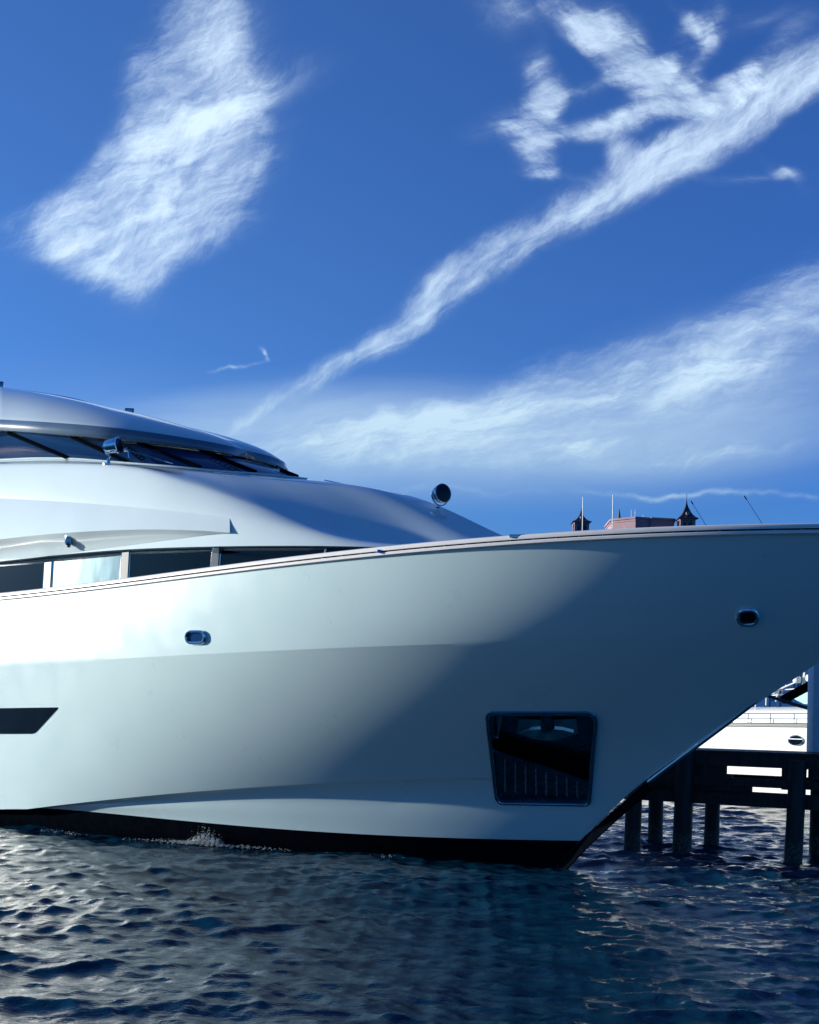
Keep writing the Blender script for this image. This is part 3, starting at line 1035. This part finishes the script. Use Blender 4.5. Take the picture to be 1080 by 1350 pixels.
# hand rail on the coachroof
hr = [S(428, 633, 0), S(455, 638.5, 0), S(490, 645.5, 0), S(530, 653, 0), S(552, 659, 0), S(572, 668.5, 0)]
g1 = G().tube([ship(*p) for p in spline(hr, 30)], 0.012, 6)
for k in (4, 12, 20, 28):
    p = spline(hr, 30)[k]
    g1.tube([ship(*p), ship(p[0], p[1], p[2] - .14)], .010, 6)
g1.build('hand_rail', M['chrome'], yacht)
p0 = ship(*S(535, 659.5, .1))
G().box(p0, (.17, .12, .09), TH, .015).build('deck_vent', M['navy'], yacht)


def on_profile(px, b=0.0, tr=((425, 634), (480, 645), (540, 658), (600, 681), (665, 708))):
    y = np.interp(px, [t[0] for t in tr], [t[1] for t in tr])
    return ship(*S(px, y, b))

# ---- searchlight on the nose of the coachroof
yk = R(-62)
ax = Vector((math.cos(yk) * .9 + .1, math.sin(yk) * .9, .05)).normalized()
c2 = ship(*S(580.5, 651.5, .1))
base2 = ship(*S(577, 690, .1))
sl = G().lathe(base2, (0, 0, 1), [(0, .13), (.10, .125), (.22, .10), (.25, .10)], 20).build('searchlight', M['gel2'], yacht)
tp = base2 + Vector((0, 0, .25))
G().tube([tp, Vector((c2.x, c2.y, c2.z - .24)) + Vector((-.02, 0, 0))], [.06, .03], 12).build('lamp_stem', M['navy'], sl)
sidev = ax.cross(Vector((0, 0, 1))).normalized()
G().tube([c2 + sidev * .185 * math.cos(t) + Vector((0, 0, 1)) * .20 * math.sin(t) for t in np.linspace(math.pi, 2 * math.pi, 20)], .012, 8).build('lamp_yoke', M['navy'], sl)
G().lathe(c2 - ax * .14, ax, [(0, .03), (.02, .09), (.07, .14), (.14, .16), (.20, .165), (.205, .172), (.235, .172), (.24, .16)], 28).build('lamp_housing', M['navy'], sl)
G().lathe(c2 + ax * .10, ax, [(0, .158), (.012, .15), (.02, .08), (.024, .01)], 28).build('lamp_lens', M['glass'], sl)

# ---- chrome searchlight beside the pilothouse
c1 = ship(*S(147, 588, 2.62))
foot = ship(*S(143, 612, 2.62))
ax1 = Vector((.95, -.30, .08)).normalized()
sl = G().lathe(foot - Vector((0, 0, .02)), (0, 0, 1), [(0, .11), (.02, .11), (.03, .04), (.12, .028)], 16).build('searchlight', M['chrome'], yacht)
G().tube([foot + Vector((0, 0, .1)), foot + Vector((0.02, 0, .16)), c1 - Vector((.10, 0, .13)), c1 - Vector((.13, 0, .02))], .022, 8).build('lamp_stem', M['chrome'], sl)
G().lathe(c1 - ax1 * .17, ax1, [(0, .05), (.03, .085), (.06, .085), (.07, .115), (.12, .13), (.28, .14), (.29, .155), (.33, .155), (.335, .14)], 24).build('lamp_housing', M['chrome'], sl)
G().lathe(c1 + ax1 * .155, ax1, [(0, .142), (.02, .12), (.03, .02)], 24).build('lamp_lens', M['glass'], sl)
# small horn and rail next to it
h0, h1 = ship(*S(169, 594, 2.7)), ship(*S(228, 611, 2.3))
g1 = G().tube([h0, h1], 0.012, 6)
g1.lathe(h0, (h0 - h1), [(0, .02), (.04, .03), (.06, .045), (.08, .02)], 12)
g1.tube([h0, ship(*S(170, 603, 2.7))], .012, 6)
g1.build('wiper_rod', M['chrome'], yacht)

# ---- square lamp on the roof, upper screen and the box at the frame's edge
p0 = ship(*S(171, 545, .6))
lb = G().box(p0, (.20, .16, .20), R(10), .03).build('roof_lamp', M['navy'], yacht)
G().box(p0 + Vector((.01, -.085, 0)), (.13, .02, .13), R(10), .01).build('lamp_lens', M['chrome'], lb)
G().box(p0 - Vector((.01, 0, .14)), (.16, .12, .09), R(10), .01).build('lamp_base', M['gel2'], lb)
scr = [S(-60, 500, .9), S(0, 511, .9), (S(50, 517, .85)), S(100, 526, .7), S(135, 537, .5), S(149, 544.5, .3)]
sc = spline(scr, 30)
rws = [[ship(p[0], p[1], p[2] - .16), ship(p[0] + .02, p[1] - .03, p[2])] for p in sc]
G().grid(rws).build('upper_screen', M['glass_blue'], yacht)
G().tube([r[1] for r in rws], .018, 6).build('screen_rail', M['chrome'], yacht)
p0 = ship(*S(24, 516, .3))
G().lathe(p0 - Vector((0, 0, .14)), (0, 0, 1), [(0, .36), (.06, .35), (.12, .26), (.17, .12), (.18, .02)], 24).build('satellite_dome', M['gel2'], yacht)
p0 = ship(*S(0, 508, .2))
G().box(p0, (.19, .16, .17), R(10), .04).box(p0 - Vector((0, 0, .14)), (.1, .1, .14), R(10), .01).build('roof_lamp', M['navy'], yacht)

# ------------------------------------------------------------------ water
def axis_pts(lo, hi, fine, lim_lo, lim_hi, grow=1.12):
    c = list(np.arange(lo, hi, fine))
    x, d = hi, fine
    right = []
    while x < lim_hi:
        right.append(x); d *= grow; x += d
    right.append(lim_hi)
    x, d = lo, fine
    left = []
    while x > lim_lo:
        d *= grow; x -= d; left.append(max(x, lim_lo))
    return np.array(left[::-1] + c + right)

_r = axis_pts(-9.5, 8.5, 0.030, -9.6, 6000, 1.10)
_l, _x, _d = [], -9.6, 0.030
while _x > -6000:
    _d *= 1.018 if _d < .30 else 1.12
    _x -= _d; _l.append(_x)
xs = np.array(_l[::-1] + [v for v in _r if v > -9.6])
ys1, y, d = [], 8.2, 0.026
while y < 34:
    ys1.append(y); d = 0.026 * max(1, (y / 9.0)) ** 0.8; y += d
ys2, dd = [], d
while y < 7000:
    ys2.append(y); dd *= 1.07; y += dd
y, dd = 8.2, 0.026; ys0 = []
while y > -300:
    dd *= 1.12; y -= dd; ys0.append(y)
ys = np.array(ys0[::-1] + ys1 + ys2)
Xg, Yg = np.meshgrid(xs, ys)
cellx = np.gradient(xs)[None, :] * np.ones_like(Yg); celly = np.gradient(ys)[:, None] * np.ones_like(Xg)
cell = np.maximum(cellx, celly)
Zg = np.zeros_like(Xg); DX = np.zeros_like(Xg); DY = np.zeros_like(Xg)
NW = 110
wl_ = np.exp(np.linspace(math.log(0.10), math.log(5.0), NW)) * rng.uniform(.93, 1.07, NW)
for lam in wl_:
    k = 2 * math.pi / lam
    ang = math.radians(258) + rng.normal() * (0.95 if lam < .6 else 0.60)
    ph = rng.uniform(0, 6.28)
    sl = 0.035 * (0.72 + 0.95 * math.exp(-((math.log(lam / .33)) / .75) ** 2)) * rng.uniform(.5, 1.4)
    if lam > 2.2:
        sl *= .65
    att = np.clip((lam / np.maximum(cell, 1e-6) - 2.2) / 2.5, 0, 1)
    a = sl / k * att
    th = k * (math.cos(ang) * Xg + math.sin(ang) * Yg) + ph
    Zg += a * np.cos(th)
    s_ = a * np.sin(th) * 0.85
    DX -= s_ * math.cos(ang); DY -= s_ * math.sin(ang)
# gustiness: calmer and livelier patches
patch = 0.85 + 0.22 * np.sin(Xg * .55 + 1.3 * np.sin(Yg * .21)) * np.sin(Yg * .33 + .8 * np.sin(Xg * .4))
Zg *= patch; DX *= patch; DY *= patch
nx, ny = len(xs), len(ys)
co = np.stack([Xg + DX, Yg + DY, Zg], -1).reshape(-1, 3).astype(np.float32)
idx = np.arange(nx * ny).reshape(ny, nx)
quads = np.stack([idx[:-1, :-1], idx[:-1, 1:], idx[1:, 1:], idx[1:, :-1]], -1).reshape(-1, 4).astype(np.int32)
me = bpy.data.meshes.new('sea')
me.vertices.add(len(co)); me.vertices.foreach_set('co', co.ravel())
me.loops.add(quads.size); me.loops.foreach_set('vertex_index', quads.ravel())
me.polygons.add(len(quads)); me.polygons.foreach_set('loop_start', np.arange(0, quads.size, 4, dtype=np.int32))
me.polygons.foreach_set('loop_total', np.full(len(quads), 4, np.int32))
me.polygons.foreach_set('use_smooth', np.ones(len(quads), bool))
me.update(calc_edges=True)
wm = mat('sea_water', (0.0010, 0.024, 0.052), 0.04, spec=0.5, ior=1.333)
nt = wm.node_tree; q = NG(nt)
nt.nodes['Principled BSDF'].inputs['Specular Tint'].default_value = (0.74, 0.93, 1.0, 1)
ob = nt.nodes.new('ShaderNodeTexCoord').outputs['Object']
n1 = q.noise(q.mapping(ob, rot=(0, 0, .2), scale=(1, 1.8, 1)), 9, 5, 0.6, 0.4)
n2 = q.noise(q.mapping(ob, scale=(1, 1.5, 1)), 30, 3, 0.5)
hgt = q.m('ADD', n1, q.m('MULTIPLY', n2, .38))
bp = nt.nodes.new('ShaderNodeBump'); bp.inputs['Strength'].default_value = 0.45; bp.inputs['Distance'].default_value = 0.02
nt.links.new(hgt, bp.inputs['Height']); nt.links.new(bp.outputs[0], nt.nodes['Principled BSDF'].inputs['Normal'])
me.materials.append(wm)
sea = bpy.data.objects.new('sea', me); COL.objects.link(sea)
tag(sea, kind='structure')
print('WATER', nx, ny, nx * ny)

# foam where a wavelet slaps the hull
def ico(c, r, G_):
    bm = bmesh.new(); bmesh.ops.create_icosphere(bm, subdivisions=1, radius=r)
    bm.verts.index_update()
    G_.add([c + Vector((v.co.x * rng.uniform(.8, 1.2), v.co.y * rng.uniform(.8, 1.2), v.co.z * rng.uniform(.7, 1.1))) for v in bm.verts], [[v.index for v in f.verts] for f in bm.faces])
    bm.free()
def blob_at(px, amt, H, wpx, G_):
    for _ in range(amt):
        x = px + rng.normal() * wpx
        h = H * math.exp(-((x - px) / (wpx * 1.1)) ** 2)
        p = waterline(x)
        if p is None:
            continue
        z = abs(rng.normal()) * .45 * h
        ico(p + Vector((rng.normal() * .02, -abs(rng.normal()) * .12, z - .01 + .02 * rng.random())), float(rng.choice([.003, .004, .006, .010])), G_)
def waterline(px):
    # starboard side at z = 0 under this column
    for a in np.linspace(-0.2, 12, 123):
        b = brd(0.0, 3.16, 14.2, 2.35)(a)
        p = ship(a, b, 0.0)
        if pix(p)[0] < px:
            return p + Vector((sx, sy, 0)) * .05
    return None
fg = G()
blob_at(278, 2200, .24, 17, fg); blob_at(240, 300, .05, 30, fg); blob_at(262, 160, .08, 22, fg); blob_at(325, 120, .06, 14, fg)
blob_at(355, 60, .04, 18, fg); blob_at(500, 22, .02, 26, fg); blob_at(80, 120, .04, 25, fg)
fo = fg.build('foam', M['foam'])
tag(fo, 'white splash of foam where a wavelet slaps the dark waterline of the big yacht', 'foam', kind='stuff')

# ------------------------------------------------------------------ dock behind the bow
dd_ = Vector((2.55, -1.6, 0)).normalized(); dn_ = Vector((dd_.y, -dd_.x, 0))      # along, towards the camera side
if dn_.y > 0:
    dn_ = -dn_
def on_water(px, py):
    x, z = ray(px, py); Y = -EYE / z
    return Vector((x * Y, Y, 0))
row1 = on_water(900, 1120)
row2 = on_water(938, 1114)
dock = empty('dock', tuple(row1))
tag(dock, 'dark timber dock on round piles behind the bow of the big yacht', 'dock')
def dk(t, off, z):
    p = row1 + dd_ * t - dn_ * off
    return Vector((p.x, p.y, z))
g1 = G()
for k in range(60):
    t = -.35 + k * .152
    g1.beam(dk(t, -.12, 1.83), dk(t, 1.45, 1.83), .145, .05)
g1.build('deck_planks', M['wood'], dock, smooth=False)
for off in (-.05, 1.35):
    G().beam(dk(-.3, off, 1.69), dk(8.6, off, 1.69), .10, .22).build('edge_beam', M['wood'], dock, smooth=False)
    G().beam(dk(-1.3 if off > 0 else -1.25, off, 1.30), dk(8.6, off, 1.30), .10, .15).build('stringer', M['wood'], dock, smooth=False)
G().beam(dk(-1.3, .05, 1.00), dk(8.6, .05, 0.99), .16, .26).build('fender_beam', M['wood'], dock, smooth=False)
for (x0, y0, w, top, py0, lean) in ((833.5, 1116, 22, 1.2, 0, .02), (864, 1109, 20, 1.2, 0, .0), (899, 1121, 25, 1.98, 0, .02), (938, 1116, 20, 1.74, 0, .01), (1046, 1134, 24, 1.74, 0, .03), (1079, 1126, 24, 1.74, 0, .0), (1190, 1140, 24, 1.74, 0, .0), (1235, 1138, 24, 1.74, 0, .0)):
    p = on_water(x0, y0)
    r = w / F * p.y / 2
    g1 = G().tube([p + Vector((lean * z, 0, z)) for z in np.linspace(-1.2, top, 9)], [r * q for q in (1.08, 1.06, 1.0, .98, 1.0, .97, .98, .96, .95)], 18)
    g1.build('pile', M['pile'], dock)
# white gap blocker boards: cross timbers below the deck
def dock_t(px):
    x, z = ray(px, 1010)
    # where the sight line crosses the front face of the dock
    n = -dn_
    f0 = row1 - dn_ * -.02
    Y = f0.dot(n) / Vector((x, 1, 0)).dot(n)
    return (Vector((x * Y, Y, 0)) - row1).dot(dd_)
for a_, b_, z0_, z1_ in ((835, 958, 1.36, 1.66), (958, 966, 1.36, 1.43), (1031, 1062, 1.20, 1.62), (1066, 1200, 1.40, 1.60), (835, 992, 1.08, 1.24)):
    ta, tb = dock_t(a_), dock_t(b_)
    G().prism([dk(ta, -.03, z0_), dk(tb, -.03, z0_), dk(tb, -.03, z1_), dk(ta, -.03, z1_)], -dn_ * .06).build('fascia_board', M['wood'], dock, smooth=False)
pz = 1.858
pw = 0.34
pp = W(1071, 995, 22.2); pp.z = pz
postc = Vector((pp.x + pw / 2, pp.y + pw / 2, pz))
po = G().box(postc + Vector((0, 0, 1.4)), (pw, pw, 2.8), 0, .02).build('dock_post', M['post'])
tag(po, 'pale blue white square post standing on the dock at the right edge', 'post')
G().box(postc + Vector((0, 0, 2.83)), (pw + .08, pw + .08, .06), 0, .01).build('post_cap', M['post'], po)

# ------------------------------------------------------------------ the moored yacht beyond
nb = W(1020, 1044, 38.0); nb.z = 0
nd = Vector((.62, -.785, 0)).normalized(); nn_ = Vector((nd.y, -nd.x, 0))
if nn_.y > 0:
    nn_ = -nn_
second = empty('moored_yacht', tuple(nb))
tag(second, 'sunlit cream white yacht moored behind the dock, under the overhanging bow', 'yacht')
def n2(t, o, z):
    """t metres along towards its bow, o metres inboard from the near side"""
    p = nb + nd * t - nn_ * o
    return Vector((p.x, p.y, z))
def n2_hw(t):
    return 2.4 * (1 - max(0, (t - 2) / 9.0) ** 2.0) if t > 2 else 2.4
def side(t, z, z0=0.0, z1=2.3):
    hw = n2_hw(t); f = (z - z0) / (z1 - z0)
    return hw * (0.88 + .12 * f)
g1 = G()
tt = np.linspace(-14, 10.9, 60)
for sg in (1, -1):
    g1.grid([[n2(t, 2.4 - sg * side(t, z), z + 0.012 * (t + 2)) for z in (-.5, 0, .35, .8, 1.3, 1.8, 2.24)] for t in tt])
g1.build('hull', M['far_white'], second)
g1 = G()
for sg in (1, -1):
    g1.grid([[n2(t, 2.4 - sg * (side(t, 2.24) + dx), z + 0.012 * (t + 2)) for dx, z in ((0, 2.20), (.07, 2.21), (.07, 2.30), (0, 2.32))] for t in tt])
g1.build('rubbing_strake', M['far_grey'], second)
g1 = G().grid([[n2(t, 2.4 - q * side(t, 2.24), 2.33 + 0.012 * (t + 2)) for q in np.linspace(-1, 1, 7)] for t in tt])
g1.build('deck', M['far_white'], second)
# coachroof, gently domed
g1 = G()
tt2 = np.linspace(-12, 7, 40)
rws = []
for t in tt2:
    e = 1 - max(0, (t - 1) / 6.0) ** 2 if t > 1 else 1
    hw = 1.75 * max(e, .02) ** .6; hh = .62 * max(e, .0) ** .8
    rws.append([n2(t, 2.4 - hw * math.cos(q), 2.33 + .012 * (t + 2) + hh * max(math.sin(q), 0) ** .55) for q in np.linspace(0, math.pi, 21)])
g1.grid(rws).build('coachroof', M['far_white'], second)
# side-deck rail
g1 = G().tube([n2(t, 2.4 - side(t, 2.24) + .12, 2.62 + 0.012 * (t + 2)) for t in tt], .014, 6)
rail2 = g1.build('guard_rail', M['chrome'], second)
for t in np.arange(-13, 10, .85):
    G().tube([n2(t, 2.4 - side(t, 2.24) + .12, 2.33 + 0.012 * (t + 2)), n2(t, 2.4 - side(t, 2.24) + .12, 2.62 + 0.012 * (t + 2))], .016, 6).build('stanchion', M['far_grey'], rail2)
ph = W(1050, 976, 30)
# porthole in the near side
def near_side(px, py):
    best = None
    for t in np.linspace(-10, 10, 400):
        for z in (EYE - .6,):
            p = n2(t, 2.4 - side(t, 1.6), 1.6)
            x, y = pix(p)
            d = abs(x - px)
            if best is None or d < best[0]:
                best = (d, t)
    t = best[1]
    p = n2(t, 0, 1.6); Y = p.y
    return t, EYE + ray(px, py)[1] * Y
tph, zph = near_side(1050, 976)
ring = [n2(tph + .26 * math.cos(q), 2.4 - side(tph, zph) - .02, zph + .15 * math.sin(q)) for q in np.linspace(0, 2 * math.pi, 24, endpoint=False)]
phf = G().tube(ring, .02, 6, closed=True).build('porthole', M['chrome'], second)
G().prism(ring, -nn_ * .06).build('glass', M['glass'], phf, smooth=False)
G().beam(ring[1] + nn_ * .02, ring[11] + nn_ * .02, .02, .025).build('bar', M['far_white'], phf, smooth=False)
# upper works: dark glazed wheelhouse, posts, white fenders, hard top
def Wn(px, py, o):
    """pixel -> point on the vertical plane o metres inboard"""
    x, z = ray(px, py)
    n = nn_
    p0_ = nb - nn_ * o
    t = p0_.dot(n) / (Vector((x, 1, 0)).dot(n))
    return Vector((x * t, t, EYE + z * t))
g1 = G().prism([Wn(*q, 1.2) for q in ((985, 940), (985, 915), (1010, 880), (1045, 862), (1130, 858), (1130, 945))], -nn_ * 2.2)
wh = g1.build('wheelhouse', M['glass_blue'], second, smooth=False)
G().prism([Wn(*q, 1.0) for q in ((1028, 868), (1046, 858), (1150, 852), (1150, 884), (1062, 882))], -nn_ * 2.8).build('hard_top', M['far_white'], second, smooth=False)
for (x0, y0, x1, y1) in ((996, 935, 997, 905), (1010, 930, 1011, 905), (1023, 925, 1030, 893), (1030, 920, 1036, 885), (1036, 905, 1040, 880), (1057, 915, 1062, 868), (1061, 905, 1061, 862), (1020, 912, 1048, 900)):
    G().tube([Wn(x0, y0, .9), Wn(x1, y1, .9)], .022, 6).build('deck_post', M['far_white'], second)
for (y) in (907, 913):
    G().tube([Wn(995, y + 6, .85), Wn(1050, y + 1, .85)], .018, 6).build('grab_rail', M['far_white'], second)
for x, y in ((1022, 911), (1051, 896), (1068, 894)):
    c = Wn(x, y, .7)
    G().lathe(c - Vector((0, 0, .12)), (0, 0, 1), [(0, .03), (.02, .10), (.06, .13), (.18, .13), (.22, .10), (.24, .03)], 14).build('deck_canister', M['far_white'], second)
G().prism([Wn(*q, .5) for q in ((1046, 921), (1080, 899), (1120, 899), (1120, 934), (1060, 928))], -nn_ * .3).build('spray_hood', M['aqua'], second, smooth=False)
# dark gangway spar and mooring line crossing in front of it
gw = G().beam(W(1032, 923, 24.6), W(1125, 873, 23.4), .10, .16)
tag(gw.build('boarding_spar', M['rubber'], smooth=False), 'dark sloping spar above the pale post base, crossing in front of the moored yacht', 'spar')
ml = G()
pa, pb_ = W(1003, 914, 25.0), W(1150, 951, 22.0)
ml.tube([pa * (1 - t) + pb_ * t - Vector((0, 0, .06 * math.sin(math.pi * t))) for t in np.linspace(0, 1, 16)], .034, 8)
tag(ml.build('mooring_line', M['rope']), 'thick dark mooring line running from under the bow to the right', 'rope')

# ------------------------------------------------------------------ shore, hotel, poles
sh = G()
nxs = 60
top = []
for k in range(nxs + 1):
    x = -400 + 1000 * k / nxs
    top.append([Vector((x, 190 + 8 * math.sin(k * .7), -1)), Vector((x, 196 + 8 * math.sin(k * .7), 1.0)), Vector((x, 260, 2.2)), Vector((x, 900, 3))])
sh.grid(top)
tag(sh.build('shore', M['sand']), kind='structure')

hy = 230.0
hotel = empty('hotel', (W(850, 700, hy).x, hy, 2))
tag(hotel, 'distant pink hotel with flat roof block between two dark pointed turrets', 'hotel')
def Wp(px, py, Y=hy):
    return W(px, py, Y)
# main body up to just below what the bulwark hides
zb = Wp(850, 712).z
zr = zb
lx, rx = Wp(740, 700).x, Wp(925, 700).x
def arch_wall(g_, a, b, z0, z1, nw, nf, ww, hh, depth):
    pass
body = G().box(((lx + rx) / 2, hy + 12, (zr + 1) / 2 + .5), (rx - lx, 22, zr - 1), 0, .1).build('main_block', M['pink'], hotel, smooth=False)
nfl = int((zr - 4) / 3.4)
for fl in range(nfl):
    for k in range(9):
        x = lx + (rx - lx) * (k + .5) / 9
        G().box((x, hy + 1.0, 4 + fl * 3.4 + .9), (1.3, .3, 1.7)).build('window', M['glass'], hotel, smooth=False)
# roof block: a corner facing us, left face catching the sun
cz0, cz1 = zb, Wp(838, 683.5).z
pc = Wp(838, 690); pl_ = Wp(806, 690, hy + 3.6); pm = Wp(857, 690, hy + .9); pr = Wp(889, 690, hy + 1.4)
foot_ = [Vector((pl_.x, pl_.y, 0)), Vector((pc.x, pc.y, 0)), Vector((pm.x, pm.y, 0)), Vector((pm.x + .1, pm.y - .45, 0)), Vector((pr.x, pr.y, 0)), Vector((pr.x + .6, pr.y + 9, 0)), Vector((pl_.x + .3, pl_.y + 8, 0))]
rb = G().prism([Vector((p.x, p.y, cz0 - 2)) for p in foot_], (0, 0, cz1 - cz0 + 2)).build('roof_block', M['pink'], hotel, smooth=False)
cc = sum(foot_, Vector()) / len(foot_)
def grow(p, s_):
    return Vector((cc.x + (p.x - cc.x) * s_, cc.y + (p.y - cc.y) * s_, 0))
G().prism([grow(p, 1.05) + Vector((0, 0, cz1)) for p in foot_], (0, 0, .35)).build('cornice', M['pink'], hotel, smooth=False)
G().prism([grow(p, 1.025) + Vector((0, 0, cz1 - .45)) for p in foot_], (0, 0, .28)).build('moulding', M['pink'], hotel, smooth=False)
for px_, h in ((832.5, 672), (837.5, 672), (848, 679)):
    G().tube([Wp(px_, 686, hy + 3), Wp(px_, h, hy + 3)], .05, 6).build('roof_aerial', M['pole'], hotel)
G().tube([Wp(816.5, 686, hy + 3), Wp(816.5, 678, hy + 3), Wp(816.5, 671, hy + 3)], [.35, .22, .05], 8).build('finial', M['slate'], hotel)
for (tx, ty_eave, ty_tip, tw) in ((766, 689, 672, 20), (905, 684.5, 658.5, 21)):
    c = Wp(tx, ty_eave, hy - 1)
    s_ = tw / F * hy / 2 * .95
    zt = Wp(tx, ty_tip, hy - 1).z - c.z
    zbase = zb - 3
    g1 = G()
    g1.box((c.x, c.y, (zbase + c.z) / 2), (s_ * 1.35, s_ * 1.35, c.z - zbase), 0, 0)
    for ax_, ay_ in ((-1, -1), (1, -1), (1, 1), (-1, 1)):
        g1.box((c.x + ax_ * s_ * .82, c.y + ay_ * s_ * .82, (zbase + c.z) / 2), (s_ * .36, s_ * .36, c.z - zbase))
    tw_o = g1.box((c.x, c.y, c.z - .15), (s_ * 2.1, s_ * 2.1, .35)).build('turret', M['pink'], hotel, smooth=False)
    for ox in (-.38, .38):
        w_, h_ = s_ * .26, 1.5
        o = [Vector((c.x + ox * s_ + w_ * math.cos(q), c.y - s_ * .70, c.z - 1.1 + w_ * math.sin(q))) for q in np.linspace(0, math.pi, 9)] + [Vector((c.x + ox * s_ - w_, c.y - s_ * .70, c.z - 1.1 - h_)), Vector((c.x + ox * s_ + w_, c.y - s_ * .70, c.z - 1.1 - h_))]
        G().prism(o, (0, .2, 0)).build('arch_opening', M['slate'], tw_o, smooth=False)
    rws = []
    for t, wd in ((-.04, 1.34), (0.0, 1.30), (.08, .98), (.2, .70), (.35, .48), (.5, .31), (.65, .16), (.8, .08), (1.0, .02)):
        rws.append([Vector((c.x + s_ * wd * ax_, c.y + s_ * wd * ay_, c.z + zt * t + (.25 if abs(t) < .05 and 0 else 0))) for ax_, ay_ in ((-1, -1), (0, -.93), (1, -1), (.93, 0), (1, 1), (0, .93), (-1, 1), (-.93, 0), (-1, -1))])
    g1 = G().grid(rws)
    sp = g1.build('turret_roof', M['slate'], tw_o, smooth=False)
    G().tube([Vector((c.x, c.y, c.z + zt * .9)), Vector((c.x, c.y, c.z + zt + (1.2 if tx > 800 else .3)))], .05, 6).build('spike', M['slate'], sp)
    rr_ = s_ * .24
    G().prism([Vector((c.x + rr_ * math.cos(q), c.y - s_ * 1.02, c.z + .9 + rr_ * math.sin(q))) for q in np.linspace(0, 2 * math.pi, 12, endpoint=False)], (0, .8, 0)).build('dormer', M['pink'], sp, smooth=False)

for px_, t_, lab in ((768, 655, 'white flagpole in front of the left turret'), (807.5, 652.5, 'white flagpole at the left corner of the pink roof block')):
    b_ = W(px_, 700, 120); tp_ = W(px_ - (0.3), t_, 120)
    o = G().tube([Vector((b_.x, 120, -1.0)), Vector((b_.x, 120, tp_.z))], [.065, .045], 8).build('flagpole', M['pole'])
    o['label'] = lab; o['category'] = 'flagpole'; o['group'] = 'white flagpoles beyond the bow'
for (x0, y0, x1, y1, lab) in ((911, 660, 933, 696, 'thin dark whip aerial leaning just right of the right turret'), (981, 653, 1008, 695, 'thin dark whip aerial farthest right above the bow')):
    a_, b_ = W(x0, y0, 62), W(x1, y1, 62)
    dz_ = (b_.z - 2.0) / max(a_.z - b_.z, .01)
    base_ = b_ + (b_ - a_) * dz_
    g1 = G().tube([base_, b_, a_], [.04, .014, .010], 6)
    g1.tube([a_ + (b_ - a_) * .02, a_ + (b_ - a_) * .14], .03, 6)
    o = g1.build('whip_aerial', M['rubber'])
    o['label'] = lab; o['category'] = 'aerial'; o['group'] = 'leaning whip aerials beyond the bow'
print('DONE')
